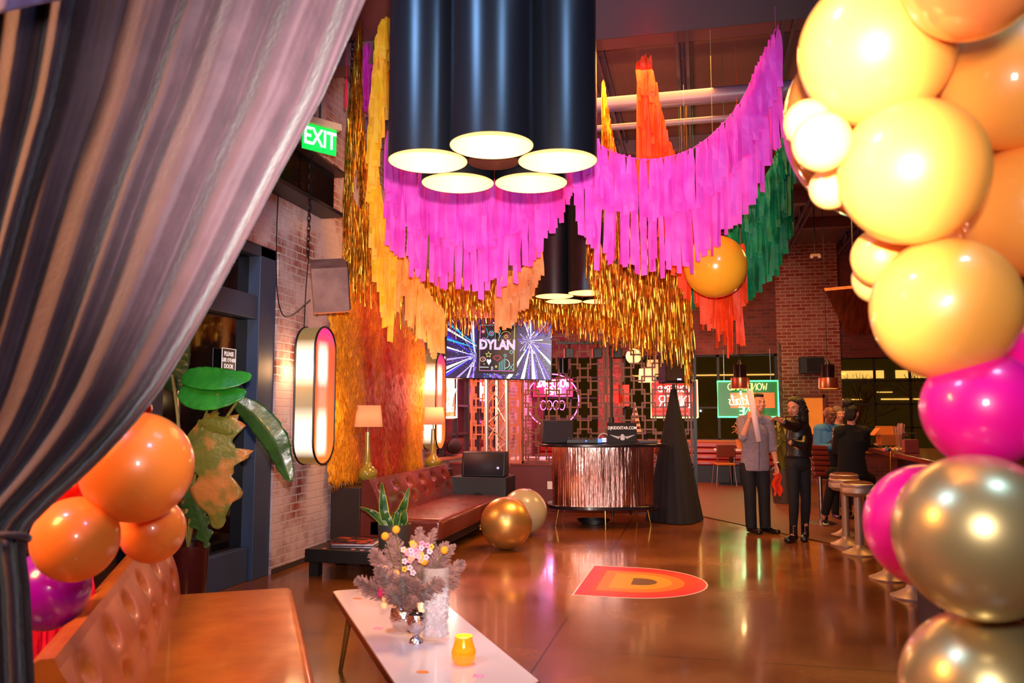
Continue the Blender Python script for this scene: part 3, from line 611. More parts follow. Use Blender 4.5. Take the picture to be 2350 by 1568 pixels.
# tall glass vase filled with silver crumpled foil
c = onT(1000, 1468); t = thing('tall_glass_vase', 'tall clear glass vase filled with silver foil in front of the flowers', 'vase', c, 0, W=True)
glass = mat('clear_glass', (255, 235, 230), .03, alpha=.16, coat=.6)
obj('glass_cylinder', MB().lathe(c, [(0, .001), (.066, .001), (.068, .34), (.064, .34), (.061, .012), (0, .012)], 40), glass, t)
foil = mat('silver_foil', (240, 238, 248), .2, .85, bump=.6, bscale=120)
m_ = MB()
def fo(u, v):
    a = 2 * math.pi * u; z = .016 + .245 * v; r = .052 + .018 * noise.noise(Vector((math.cos(a) * 9, math.sin(a) * 9, z * 60))) + .014 * noise.noise(Vector((math.cos(a) * 26, math.sin(a) * 30, z * 150)))
    if v == 0 or v == 1: r *= .3
    return c + Vector((math.cos(a) * r, math.sin(a) * r, z + .012 * noise.noise(Vector((a * 3, v * 9, 5)))))
m_.grid(fo, 70, 60); o = obj('silver_foil_filling', m_, foil, t); 
try: o.data.set_sharp_from_angle(angle=.3)
except Exception: pass
sil = mat('mercury_glass', (215, 205, 210), .1, 1, bump=.4, bscale=60)
c2 = onT(928, 1447); t = thing('mercury_bowl_vase', 'rounded silver mercury glass vase behind and left of the tall vase', 'vase', c2, 0, W=True)
obj('bowl', MB().lathe(c2, [(0, .001), (.035, .001), (.06, .025), (.075, .06), (.068, .10), (.058, .125), (.054, .122), (.06, .1), (.066, .06), (0, .02)], 32), sil, t)
c3 = onT(955, 1475); t = thing('mercury_goblet', 'small silver mercury glass goblet beside the tall vase', 'vase', c3, 0, W=True)
obj('goblet', MB().lathe(c3, [(0, .001), (.034, .001), (.03, .015), (.014, .03), (.018, .04), (.042, .065), (.047, .1), (.042, .13), (.038, .128), (.042, .1), (.036, .07), (0, .05)], 32), sil, t)
# flowers: pampas plumes, billy buttons, small blossoms
PAM = mat('pampas', (150, 108, 100), .85, sheen=.2, noise_rgb=(112, 76, 72), nscale=30)
root = thing('flower_arrangement', 'dried pampas and yellow ball flower arrangement on the white table', 'flowers', onT(930, 1447) + Vector((0, 0, .09)), 0, W=True)
D_ = 3.85
def plume(base, tip, w0):
    base = Vector(base); tip = Vector(tip); m_ = MB(); ax = tip - base; L_ = ax.length; droop = Vector((ax.x, ax.y, 0)).normalized() * .03 if ax.xy.length > .01 else Vector((0, 0, 0))
    sp_ = [base.lerp(tip, k / 8) + droop * (k / 8) ** 2 for k in range(9)]; m_.tube(sp_, .002, 5)
    for i in range(520):
        u = .28 + .72 * random.random(); p = base.lerp(tip, u) + droop * u * u; r = w0 * math.sin(math.pi * min(1, (u - .2) / .82)) ** .7 * random.uniform(.6, 1.15)
        q = random.uniform(0, 2 * math.pi); o1 = ax.orthogonal().normalized(); o2 = ax.normalized().cross(o1); d = (o1 * math.cos(q) + o2 * math.sin(q)) * r + ax.normalized() * r * 1.0 + Vector((0, 0, -r * .25))
        s_ = d.cross(-FW); s_ = s_.normalized() * .0022 if s_.length > 1e-6 else o1 * .002
        m_.add([p - s_, p + s_, p + d + s_ * .6, p + d - s_ * .6], [(0, 1, 2, 3)])
    return obj('pampas_plume', m_, PAM, root, fix=False, smooth=False)
b = P(935, 1400, D_)
for u, v, w_, dd in ((832, 1328, .045, 0), (868, 1262, .05, .05), (905, 1228, .055, .1), (958, 1212, .045, .1), (985, 1214, .04, .05), (1012, 1245, .045, .05), (1028, 1250, .04, 0), (1050, 1288, .045, 0), (1036, 1322, .05, .03), (880, 1300, .05, -.08), (955, 1330, .035, -.16), (925, 1320, .05, -.1), (1000, 1330, .045, -.08), (900, 1350, .045, -.14), (970, 1290, .04, 0), (930, 1260, .045, .02), (945, 1370, .035, -.2)):
    plume(b + Vector((random.uniform(-.02, .02), random.uniform(-.02, .02), 0)), P(u, v, D_ + dd), w_)
YB_ = mat('billy_yellow', (214, 140, 16), .8, bump=.6, bscale=200)
for u, v in ((884, 1231), (909, 1216), (951, 1254), (974, 1289), (1020, 1263)):
    p = P(u, v, D_ - .08); m_ = MB(); m_.ell(p, .019, 16); o = obj('ball_flower', m_, YB_, root); obj('flower_stem', MB().tube([b, p], .0018, 5), STM, o)
BLM = [mat('blossom_pink', (214, 120, 140), .7), mat('blossom_yellow', (190, 150, 40), .7), mat('blossom_white', (190, 160, 172), .7)]
for i in range(34):
    u = random.gauss(952, 20); v = random.gauss(1275, 16); p = P(u, v, D_ - .1); m_ = MB()
    for k in range(5): a = k * 1.257; m_.ell(p + RT * math.cos(a) * .009 + UP * math.sin(a) * .009, (.007, .004, .007), 8)
    obj('blossom', m_, BLM[i % 3], root)
m_ = MB()
for k in range(9): m_.ell(P(895 + random.uniform(-14, 14), 1318 + random.uniform(-12, 12), D_ - .02), (.022, .014, .018), 8)
obj('peach_rose', m_, mat('peach_petal', (246, 160, 90), .6), root)
m_ = MB()
for k in range(9): m_.ell(P(876 + random.uniform(-7, 7), 1366 + random.uniform(-14, 14), D_ - .02), (.014, .01, .018), 8)
obj('magenta_flower', m_, mat('magenta_petal', (170, 0, 80), .6), root)
m_ = MB()
for k in range(10): m_.ell(P(892 + random.uniform(-12, 12), 1375 + random.uniform(-16, 16), D_ - .03), (.018, .012, .018), 8)
obj('cream_flower', m_, mat('cream_petal', (248, 200, 140), .6), root)
# candle
c = onT(1064, 1523); t = thing('votive_candle', 'lit candle in an amber glass jar on the white table', 'candle', c, 0, W=True)
am = mat('amber_glass', (255, 150, 20), .08, emis=(255, 130, 10), es=.55, coat=.5, alpha=.75)
obj('glass_jar', MB().lathe(c, [(0, .001), (.04, .001), (.052, .02), (.054, .05), (.044, .08), (.038, .1), (.040, .115), (.036, .115), (.034, .1), (.04, .078), (.049, .05), (.046, .02), (0, .008)], 36), am, t)
obj('wax', MB().cyl(c + Vector((0, 0, .01)), c + Vector((0, 0, .055)), .042, 24), glow('wax', (255, 190, 80), .6), t)
obj('flame', MB().lathe(c + Vector((0, 0, .062)), [(0, 0), (.006, .006), (.007, .015), (.003, .03), (0, .038)], 12), glow('flame', (255, 235, 160), 9), t)
lamp('POINT', 'candle_light', c + Vector((0, 0, .13)), .6, (1, .55, .15), None, .02)
for i, (u, v) in enumerate(((820, 1374), (970, 1543), (868, 1443), (1098, 1552))):
    p = onT(u, v); m_ = MB(); 
    if i < 2: m_.prism([p + Vector((math.cos(a) * .028, math.sin(a) * .018, .0004)) for a in [k * math.pi / 6 for k in range(12)]], (0, 0, .0012))
    else:
        for k in range(9): q = p + Vector(((k % 3 - 1) * .016 + random.uniform(-.003, .003), (k // 3 - 1) * .016, .0006)); m_.box(q, (.011, .011, .001), random.random())
    tag(obj('paper_confetti', m_, mat('conf_t%d' % i, [(250, 120, 60), (250, 130, 40), (240, 120, 170), (240, 140, 190)][i], .5)), ['orange confetti at the far end of the white table', 'orange confetti in front of the tall vase on the white table', 'pink confetti patch left of the vases on the white table', 'pink confetti patch beside the candle on the white table'][i], 'confetti')
# ================================================================== neon signs
SF = {'W': [[(0, 1), (.15, 0), (.3, .7), (.45, 0), (.6, 1)]], 'O': [[(.3, 1), (.08, .85), (0, .5), (.08, .15), (.3, 0), (.52, .15), (.6, .5), (.52, .85), (.3, 1)]], 'N': [[(0, 0), (0, 1), (.5, 0), (.5, 1)]],
      'D': [[(0, 0), (0, 1), (.3, .95), (.5, .7), (.5, .3), (.3, .05), (0, 0)]], 'E': [[(.45, 1), (0, 1), (0, 0), (.45, 0)], [(0, .5), (.38, .5)]], 'R': [[(0, 0), (0, 1), (.35, 1), (.48, .78), (.35, .5), (0, .5)], [(.25, .5), (.5, 0)]],
      'K': [[(0, 0), (0, 1)], [(.48, 1), (0, .45)], [(.12, .58), (.5, 0)]], 'I': [[(0, 0), (0, 1)]], '&': [[(.5, 0), (.1, .75), (.22, 1), (.36, .75), (0, .25), (.15, 0), (.5, .35)]],
      'c': [[(.35, .5), (.15, .6), (0, .3), (.15, 0), (.4, .1)]], 'o': [[(.2, .6), (0, .3), (.2, 0), (.4, .3), (.2, .6), (.45, .5)]], 'k': [[(0, 0), (.15, 1)], [(.4, .6), (.08, .3), (.4, 0)]], 't': [[(.2, 1), (.1, .1), (.3, 0)], [(0, .65), (.35, .65)]],
      'a': [[(.38, .5), (.15, .6), (0, .25), (.15, 0), (.36, .3), (.4, .6), (.38, .1), (.5, 0)]], 'i': [[(.05, .55), (0, .1), (.15, 0)], [(.07, .8), (.09, .84)]], 'l': [[(0, 0), (.05, .1), (.25, .9), (.12, 1), (.05, .4), (.1, .05), (.25, 0)]], 's': [[(.3, .55), (.1, .5), (.25, .2), (.1, 0), (0, .05)]],
      'C': [[(.5, .85), (.3, 1), (.05, .8), (0, .4), (.2, 0), (.5, .12)]]}
SW = {'I': .0, 'i': .15, 'l': .25, 't': .32, '&': .5, 'c': .38, 'o': .42, 'a': .45, 's': .3, 'k': .4, 'W': .6, 'O': .6}
def neon_text(s, o, x, y, h, r, m, parent, name='neon_letters', sx=1.0, gap=.14, slant=0):
    x = Vector(x).normalized(); y = Vector(y).normalized(); W_ = sum(SW.get(ch, .5) + gap for ch in s) - gap; cx_ = -W_ / 2; m_ = MB()
    for ch in s:
        for st in SF.get(ch, []):
            pts = [Vector(o) + x * ((cx_ + a + slant * b) * h * sx) + y * (b * h) for a, b in st]
            m_.tube(catmull(pts, 2) if ch in 'Oockalst&C' else pts, r, 6)
        cx_ += SW.get(ch, .5) + gap
    return obj(name, m_, m, parent)
N_RED = glow('neon_red', (255, 70, 60), 5); N_WHITE = glow('neon_warm_white', (255, 225, 205), 4.5); N_GREEN = glow('neon_green', (60, 255, 120), 5); N_ORANGE = glow('neon_orange', (255, 150, 50), 5); N_PINK = glow('neon_pink', (255, 90, 190), 6); N_YEL = glow('neon_yellow', (255, 220, 120), 4); N_MINT = glow('neon_mint', (150, 255, 190), 4)
def hangers(c, w_, h_, parent):
    m_ = MB()
    for s_ in (-1, 1): m_.tube([c + Vector((s_ * w_, .03, h_)), c + Vector((s_ * w_, .03, 2.95 - c.z)), c + Vector((s_ * w_, .25, 2.95 - c.z))], .006, 6)
    obj('hanging_wire', m_, STEEL, parent)
def rectube(o, x, y, w_, h_, r, m, parent, name):
    x = Vector(x); y = Vector(y); pts = [Vector(o) + x * (sx * w_ / 2) + y * (sy * h_ / 2) for sx, sy in ((-1, -1), (1, -1), (1, 1), (-1, 1), (-1, -1))]
    return obj(name, MB().tube(pts, r, 8), m, parent)
XM = Vector((-1, 0, 0)); ZU = Vector((0, 0, 1))          # the signs face the street, so from inside they read mirrored
yn = YB - .25
c = WY(1547, 916, yn); t = thing('neon_sign', 'red neon sign with mirrored diner lettering in the back window behind the speaker stand', 'neon sign', c, 0, W=True)
obj('backing_panel', MB().box(c + Vector((0, .03, 0)), (1.02, .02, .80)), mat('red_acrylic', (150, 20, 20), .3, emis=(230, 40, 30), es=.75), t, smooth=False)
rectube(c, XM, ZU, 1.04, .84, .016, N_YEL, t, 'neon_border')
hangers(c, .4, .38, t); neon_text('WONDERKID', c + ZU * .16, XM, ZU, .14, .007, N_WHITE, t, sx=.95); neon_text('DINER', c - ZU * .20, XM, ZU, .27, .010, N_WHITE, t); neon_text('WINE', c - ZU * .36, XM, ZU, .11, .008, N_YEL, t)
c = WY(1716, 916, yn); t = thing('neon_sign', 'green bordered neon sign with mirrored lettering in the back window behind the man', 'neon sign', c, 0, W=True)
obj('backing_panel', MB().box(c + Vector((0, .03, 0)), (1.28, .02, .78)), mat('green_acrylic', (10, 80, 30), .3, emis=(20, 150, 50), es=.22), t, smooth=False)
obj('orange_backing', MB().box(c + Vector((.1, .016, -.03)), (.95, .008, .34)), mat('orange_acrylic', (150, 60, 10), .3, emis=(250, 110, 20), es=.8), t, smooth=False)
rectube(c, XM, ZU, 1.30, .80, .018, N_GREEN, t, 'neon_border')
hangers(c, .5, .38, t); neon_text('WONDERKID', c + ZU * .20, XM, ZU, .15, .0065, N_YEL, t, sx=1.05); neon_text('&', c + ZU * .10 + Vector((-.15, 0, 0)), XM, ZU, .08, .006, N_WHITE, t, 'neon_ampersand')
neon_text('Cocktails', c - ZU * .13 + Vector((-.05, 0, 0)), XM, (Vector((0.08, 0, 1))), .22, .008, N_WHITE, t, sx=.9, gap=.05, slant=.2); neon_text('WINE', c - ZU * .35, XM, ZU, .17, .011, N_MINT, t, sx=1.2)
c = WX(1027, 890, XL - .02); t = thing('neon_sign', 'bright pinkish white neon figure sign in the left window beside the television', 'neon sign', c, 0, W=True)
obj('backing_panel', MB().box(c + Vector((-.05, 0, 0)), (.02, 1.05, 1.0)), mat('peach_acrylic', (220, 120, 70), .3, emis=(255, 130, 60), es=.9), t, smooth=False)
rectube(c, Vector((0, 1, 0)), ZU, 1.0, .95, .016, N_WHITE, t, 'neon_border')
m_ = MB(); random.seed(3)
for k in range(8): 
    st = [c + Vector((0, random.uniform(-.42, .42), random.uniform(-.4, .4))) for _ in range(5)]; st.sort(key=lambda p: -p.z); m_.tube(catmull(st, 5), .013, 6)
obj('neon_figure', m_, glow('neon_hot', (255, 190, 190), 5), t)
c = WY(1268, 900, YB - .3); t = thing('neon_sign', 'round pink and white neon sign in the far left back window behind the lattice', 'neon sign', c, 0, W=True)
m_ = MB(); m_.tube([c + Vector((.62 * math.cos(a), 0, -.2 + .62 * math.sin(a))) for a in [math.pi * k / 20 for k in range(41)]], .012, 8); obj('neon_ring', m_, N_PINK, t)
m_ = MB(); m_.box(c + Vector((0, .04, .1)), (.95, .02, .42)); obj('backing_panel', m_, mat('pink_acrylic', (160, 20, 60), .3, emis=(255, 40, 110), es=.8), t, smooth=False)
hangers(c, .3, .3, t); neon_text('WONDERKID', c + ZU * .12, XM, ZU, .17, .013, glow('neon_blue_white', (190, 200, 255), 7), t, sx=.9); neon_text('DINER', c - ZU * .06, XM, ZU, .15, .011, N_WHITE, t); neon_text('COCO', c - ZU * .42, XM, ZU, .22, .008, N_PINK, t)
lamp('POINT', 'neon_light', WY(1268, 900, YB - .9), 60, (1, .2, .5), None, .2); lamp('POINT', 'neon_light', WY(1547, 916, YB - .9), 50, (1, .3, .2), None, .2)
lamp('POINT', 'neon_light', WY(1716, 916, YB - .9), 22, (.3, 1, .4), None, .2); lamp('POINT', 'neon_light', WX(1027, 890, XL + .5), 40, (1, .35, .25), None, .15)
# strip lights over the back windows
# ================================================================== booth, lattice screens, half wall
YS = 12.45
WALLM = mat('maroon_panel', (96, 26, 24), .5)
hw_ = thing('half_wall', 'low maroon half wall below the lattice screen left of the mirrored booth', 'half wall', (-2.0, YS, 0), 0, W=True)
obj('panel', MB().span((XL + .02, YS - .05, 0), (-.14, YS + .05, .70)), WALLM, hw_, bevel=.006); obj('cap', MB().span((XL + .02, YS - .07, .70), (-.12, YS + .07, .725)), mat('maroon_cap', (120, 40, 30), .4), hw_)
q = WY(1262, 1114, YS - .052); obj('outlet_plate', MB().box(q, (.08, .008, .12)), mat('outlet_white', (230, 215, 210), .5), hw_, bevel=.002)
def lattice(x0, x1, y0, y1, z0, z1, m, label, nx, nz):
    a = Vector((x0, y0, 0)); b = Vector((x1, y1, 0)); L_ = (b - a).length; d = (b - a).normalized(); rz = math.atan2(d.y, d.x)
    t = thing('lattice_screen', label, 'screen', (a + b) / 2 + Vector((0, 0, z0)), rz, 'lattice screens around the booth')
    def bar(px_, pz, w_, h_): return (px_ - L_ / 2, pz, w_, h_)
    fr = MB(); B = .024; T = .03; Hh = z1 - z0
    for s_ in (0, 1): fr.box(((s_ - .5) * (L_ - .03), 0, Hh / 2), (.03, .035, Hh))
    for zz in (.015, Hh - .015): fr.box((0, 0, zz), (L_, .035, .03))
    obj('frame', fr, m, t, smooth=False)
    lt = MB(); cw, ch = L_ / nx, Hh / nz
    def rect(cx_, cz, w_, h_):
        x0_, x1_ = max(-L_ / 2, cx_ - w_ / 2), min(L_ / 2, cx_ + w_ / 2); z0_, z1_ = max(0, cz - h_ / 2), min(Hh, cz + h_ / 2)
        if x1_ - x0_ < .04 or z1_ - z0_ < .04: return
        for zz in (z0_, z1_): lt.box(((x0_ + x1_) / 2, 0, zz), (x1_ - x0_ + B, .02, B))
        for xx in (x0_, x1_): lt.box((xx, 0, (z0_ + z1_) / 2), (B, .022, z1_ - z0_))
    for i in range(nx + 1):
        for j in range(nz + 1):
            rect(i * cw - L_ / 2, j * ch, cw * .62, ch * .66)
            if i < nx and j < nz: rect((i + .5) * cw - L_ / 2, (j + .5) * ch, cw * .62, ch * .66)
    obj('interlocking_bars', lt, m, t, smooth=False)
    return t
LM = mat('screen_bronze', (110, 58, 40), .45, .2); LO = mat('screen_bronze_lit', (196, 96, 48), .5)  # second copy carries the sconce's orange light in its colour
lattice(-3.5, -2.75, 12.2, 12.46, .0, 2.5, LO, 'orange lit lattice screen beside the left window behind the truss', 3, 6)
lattice(-2.74, -1.42, 12.47, 12.47, .73, 2.74, LM, 'bronze lattice screen panel right of the television', 4, 5)
lattice(-1.40, -.12, 12.47, 12.47, .73, 2.74, LM, 'bronze lattice screen panel behind the black draped speaker stand', 4, 5)
tag(obj('screen_post', MB().box((-.08, YS, 1.37), (.05, .05, 2.74)), BLACK), 'dark square post ending the lattice screen beside the draped stand', 'post')
lattice(1.62, 1.75, 17.6, 18.6, .01, 3.0, mat('screen_dark', (88, 60, 30), .5), 'narrow dark lattice screen standing edge on beside the brick pillar', 3, 7)
# booth interior
mr_ = mat('red_vinyl', (150, 26, 20), .3, coat=.2)
def bench(x0, x1, y, label):
    t = thing('banquette', label, 'bench', ((x0 + x1) / 2, y, 0), 0)
    w_ = (x1 - x0) / 2
    obj('base', MB().span((-w_, -.25, 0), (w_, .25, .38)), BLACK, t); obj('seat', MB().span((-w_, -.30, .38), (w_, .2, .48)), mr_, t, bevel=.03, bseg=3)
    m_ = MB()
    for k in range(3): m_.span((-w_, .12 - .0, .49 + k * .13), (w_, .27, .61 + k * .13))
    obj('backrest', m_, mr_, t, bevel=.03, bseg=3)
bench(-3.7, -1.0, YB - .35, 'red vinyl banquette under the back windows behind the lattice screens')
bench(-.9, 1.6, YB - .35, 'red vinyl banquette under the back window behind the standing man')
def booth_table(x, y, label, top, z=.74, wx=.7, wy=.6):
    t = thing('booth_table', label, 'table', (x, y, 0)); obj('table_top', MB().box((0, 0, z), (wx, wy, .035)), top, t, bevel=.008); obj('pedestal', MB().cyl((0, 0, .02), (0, 0, z - .02), .035, 12), BLACK, t); obj('foot', MB().box((0, 0, .012), (.5, .5, .024)), BLACK, t)
WT = mat('white_table', (232, 222, 220), .3)
booth_table(-2.75, 14.0, 'pale booth table behind the half wall nearest the television', WT, 1.0 - .28, 1.0, .7)
booth_table(.62, YB - 1.0, 'white topped table in front of the red banquette by the chair', WT)
booth_table(-1.1, 16.8, 'dark high table behind the lattice screens near the red neon sign', BLACK, 1.12, 1.3, .5)
tag(obj('bench_magenta', MB().span((-3.3, 13.1, .42), (-2.2, 13.5, .56)).span((-3.3, 13.1, .009), (-2.2, 13.5, .42)), mat('magenta_lit_vinyl', (190, 30, 140), .4), bevel=.02), 'magenta lit bench seat just behind the maroon half wall', 'bench')  # magenta booth light is put into the vinyl colour
# cone tree of stripes, pictures
c = WY(1457, 955, 16.75); t = thing('striped_cone', 'striped cone ornament standing on the dark high table behind the lattice', 'ornament', (c.x, 16.8, 1.139)); m_ = MB(); m_.mi = 0
for k in range(11): m_.mi = k % 2; z0 = k * .055; m_.cyl((0, 0, z0), (0, 0, z0 + .055), .13 * (1 - k / 11.5), 20, .13 * (1 - (k + 1) / 11.5))
obj('cone', m_, [mat('cone_white', (240, 200, 180), .4), mat('cone_red', (90, 16, 20), .4)], t)
for (u, v, y, w_, h_, rgb, lb) in ((1408, 905, YB - .05, .42, .44, (220, 50, 20), 'red orange picture on the back wall behind the laptop, left one'), (1432, 908, YB - .05, .25, .5, (230, 70, 30), 'narrow orange picture on the back wall behind the laptop, right one')):
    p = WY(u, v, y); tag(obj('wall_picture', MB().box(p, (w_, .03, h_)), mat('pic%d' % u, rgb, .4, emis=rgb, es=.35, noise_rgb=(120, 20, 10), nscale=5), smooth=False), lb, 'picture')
# brick pier between back windows behind the screen
struct('trim_13', MB().span((-2.33, YB - .05, 0), (-1.77, YB, 2.9)), mat('pink_plaster', (170, 88, 84), .8, noise_rgb=(120, 60, 60), nscale=14))
# paper lanterns
def lantern(u, v, d, kind, label, r):
    p = P(u, v, d); t = thing('pendant_lantern', label, 'pendant light', p, 0, 'cream lantern lamps hanging behind the lattice'); e = glow('lantern_cream_%d' % u, (255, 214, 150) if kind else (235, 180, 110), 1.15 if kind else .8)
    if kind == 1: obj('globe', MB().ell((0, 0, 0), r, 24), e, t)
    else: obj('drum_shade', MB().lathe((0, 0, -r * .8), [(r * 1.0, 0), (r * .88, r * 1.6), (r * .84, r * 1.6), (r * .95, 0)], 32), e, t)
    obj('cord', MB().tube([(0, 0, r * .7), (0, 0, ZC - p.z)], .006), BLACK, t)
lantern(1454, 818, 14.5, 1, 'cream globe lantern hanging behind the lattice, leftmost', .14); lantern(1502, 842, 15.5, 0, 'bright cream drum lantern hanging behind the lattice left of the draped speaker', .16); lantern(1484, 862, 14.0, 2, 'lower cream drum lantern hanging behind the lattice', .145)
# ================================================================== truss, television, light bar
tc = P(1140, 1100, 11.6); tc.z = 0; AL = mat('truss_aluminium', (222, 190, 180), .3, .7)
t = thing('truss_tower', 'silver lighting truss tower carrying the television', 'truss', (tc.x, tc.y, 0), YAW)
R_ = .145; cor = [Vector((-R_, -R_ * .6, 0)), Vector((R_, -R_ * .6, 0)), Vector((0, R_ * 1.1, 0))]
for c_ in cor: obj('main_tube', MB().cyl(c_ + Vector((0, 0, .02)), c_ + Vector((0, 0, 2.5)), .028, 16), AL, t)
m_ = MB()
for i in range(3):
    A_, B_ = cor[i], cor[(i + 1) % 3]
    for k in range(9):
        z = .05 + k * .26; m_.tube([(A_ if k % 2 else B_) + Vector((0, 0, z)), (B_ if k % 2 else A_) + Vector((0, 0, z + .26))], .009, 8)
obj('cross_bracing', m_, AL, t); obj('base_plate', MB().box((0, 0, .01), (.5, .4, .02)), AL, t)
# television
tvc = P(1144, 801, 11.2); TVW, TVH = 1.497, .855
t = thing('television', 'large wall of light television showing dylan party graphics on the truss', 'television', tvc, YAW + math.radians(-4))
t.rotation_euler = (math.radians(4), math.radians(1.5), YAW - math.radians(6))
t['label'] = 'large flat television showing a name and purple rays on the truss tower'
obj('cabinet', MB().box((0, .03, 0), (TVW, .05, TVH)), BLACKG, t, bevel=.006)
def sm(name, rgb, e=1.0): return mat(name, (5, 5, 8), .25, emis=rgb, es=e)
SM_ = [sm('scr_dark', (20, 8, 84), 1.0), sm('scr_blue', (50, 50, 250), 1.2), sm('scr_violet', (140, 80, 240)), sm('scr_lilac', (200, 170, 255), 1.1), sm('scr_cyan', (30, 190, 240)), sm('scr_white', (240, 240, 255), 1.3), sm('scr_plum', (64, 20, 150)), sm('scr_black', (14, 4, 22), .7), sm('scr_pink', (250, 120, 220), 1.1), sm('scr_yellow', (245, 215, 110), 1.1), sm('scr_red', (230, 60, 80)), sm('scr_mint', (120, 220, 220))]
m_ = MB(); LAY = [0]
def poly(pts, mi, ly=None):
    m_.mi = mi; y = .003 - .0004 * (ly if ly is not None else 1); m_.add([Vector((x * TVW / 2 * .975, y, z * TVH / 2 * .96)) for x, z in pts], [tuple(range(len(pts)))])
def clipray(cx_, cz, a, da, L_, mi, ly):
    pts = [(cx_, cz), (cx_ + L_ * math.cos(a - da), cz + L_ * math.sin(a - da) * 1.75), (cx_ + L_ * math.cos(a + da), cz + L_ * math.sin(a + da) * 1.75)]
    out = pts
    for ax, sg in ((0, 1), (0, -1), (1, 1), (1, -1)):
        new = []
        for i in range(len(out)):
            A_, B_ = out[i], out[(i + 1) % len(out)]; ia = A_[ax] * sg <= 1; ib = B_[ax] * sg <= 1
            if ia: new.append(A_)
            if ia != ib: f = (sg - A_[ax]) / (B_[ax] - A_[ax]); new.append((A_[0] + f * (B_[0] - A_[0]), A_[1] + f * (B_[1] - A_[1])))
        out = new
        if len(out) < 3: return
    poly(out, mi, ly)
poly([(-1, -1), (1, -1), (1, 1), (-1, 1)], 0, 0)
random.seed(11)
for cx_, cz, n_, A0, A1 in ((-.45, -.25, 26, .6, 5.6), (.62, .25, 40, -2.2, 2.0)):
    for k in range(n_):
        a_ = random.uniform(A0, A1); clipray(cx_, cz, a_, random.uniform(.008, .05), random.uniform(.6, 2.2), random.choice([1, 2, 2, 3, 6, 6, 6]) if k % 3 else 5, 1 + k * .03)
for a_, mi in ((2.62, 5), (2.86, 4), (2.50, 4), (3.3, 3), (3.9, 3), (4.25, 2)): clipray(-.3, -.05 if a_ < 3 else -.2, a_, .03, 1.6, mi, 3)
for cx_, cz in ((-.42, -.28), (.55, .28)):
    for k in range(22): clipray(cx_, cz, k * .285 + .1, .045, .10 + .22 * random.random(), (5, 1, 3)[k % 3], 3.4)
for k in range(420):
    x, z = random.choice([(random.gauss(-.6, .22), random.gauss(-.1, .4)), (random.gauss(.7, .2), random.gauss(-.55, .25)), (random.uniform(-.3, .4), random.uniform(-1, -.8))])
    if abs(x) < .98 and abs(z) < .98: r = random.uniform(.003, .008); poly([(x - r, z), (x, z - r * 1.7), (x + r, z), (x, z + r * 1.7)], random.choice([4, 5, 5, 11]), 3.6)
poly([(-.42, -.84), (.36, -.84), (.36, .86), (-.42, .86)], 7, 4.2)
def lin2(pts, w_, mi, closed=False):
    if closed: pts = pts + pts[:1]
    for A_, B_ in zip(pts, pts[1:]):
        d = Vector((B_[0] - A_[0], (B_[1] - A_[1]) * .571)); 
        if d.length < 1e-5: continue
        n_ = Vector((-d.y, d.x)).normalized() * w_ * .5; n_ = (n_.x, n_.y / .571)
        poly([(A_[0] - n_[0], A_[1] - n_[1]), (B_[0] - n_[0], B_[1] - n_[1]), (B_[0] + n_[0], B_[1] + n_[1]), (A_[0] + n_[0], A_[1] + n_[1])], mi, 5)
def circ(x, z, r, mi, n=16, w_=.010, a0=0, a1=2 * math.pi): lin2([(x + r * math.cos(a0 + (a1 - a0) * k / n), z + r * 1.75 * math.sin(a0 + (a1 - a0) * k / n)) for k in range(n + 1)], w_, mi)
lin2([(-.36, -.74), (-.36, .80)], .010, 8); lin2([(-.36, .80), (.30, .80)], .010, 4); lin2([(.30, .80), (.30, -.74)], .010, 9); lin2([(.30, -.74), (-.36, -.74)], .010, 8)
circ(-.30, .58, .035, 10); circ(-.30, .58, .015, 5, 8); circ(-.14, .52, .045, 11); circ(-.14, .52, .02, 8, 8); circ(.14, .42, .05, 10); circ(.14, .42, .025, 9); circ(.14, .42, .10, 9, 12, .008, .5, 2.64); circ(.14, .42, .10, 9, 12, .008, 3.64, 5.78)
lin2([(-.24, .7), (-.20, .45), (-.25, .3), (-.12, .28), (-.07, .35), (-.06, .7)], .009, 4); lin2([(0, .35), (.03, .45), (0, .5), (.03, .6), (0, .7)], .012, 11); circ(-.29, .3, .04, 8, 10)
star = lambda x, z, r: [(x + (r if k % 2 == 0 else r * .42) * math.cos(math.pi / 2 + k * math.pi / 5), z + 1.75 * (r if k % 2 == 0 else r * .42) * math.sin(math.pi / 2 + k * math.pi / 5)) for k in range(10)]
lin2(star(-.19, -.20, .06), .009, 9, True); poly(star(-.04, -.60, .032), 9, 5); poly(star(-.27, -.52, .018), 9, 5); poly(star(.0, .30, .018), 9, 5)
circ(-.30, -.36, .045, 9); circ(-.27, -.36, .03, 8, 12); poly([(-.18, -.56), (-.225, -.42), (-.215, -.36), (-.195, -.35), (-.18, -.40), (-.165, -.35), (-.145, -.36), (-.135, -.42)], 5, 5)
lin2([(-.10, -.30), (-.05, -.22), (-.02, -.25), (.01, -.22), (.06, -.30), (-.02, -.40)], .011, 10, True); circ(.13, -.22, .024, 11, 10)
for k in range(4): lin2([(.02 + .035 * k, -.72), (.02 + .035 * k, -.45 + .05 * k)], .012, 11)
circ(.13, -.5, .085, 5, 14, .009, -1.6, 1.4); lin2([(.20, -.72), (.29, -.5)], .01, 11); lin2([(.20, -.5), (.29, -.72)], .01, 11); lin2([(-.36 + .02 * k, -.64 + (.025 if k % 2 else 0)) for k in range(10)], .009, 5); circ(.25, .12, .03, 9, 12); circ(.25, -.1, .03, 11, 10)
circ(-.13, -.66, .03, 5, 8, .008, -1.57, 1.57); lin2([(-.13, -.61), (-.13, -.71)], .008, 5)
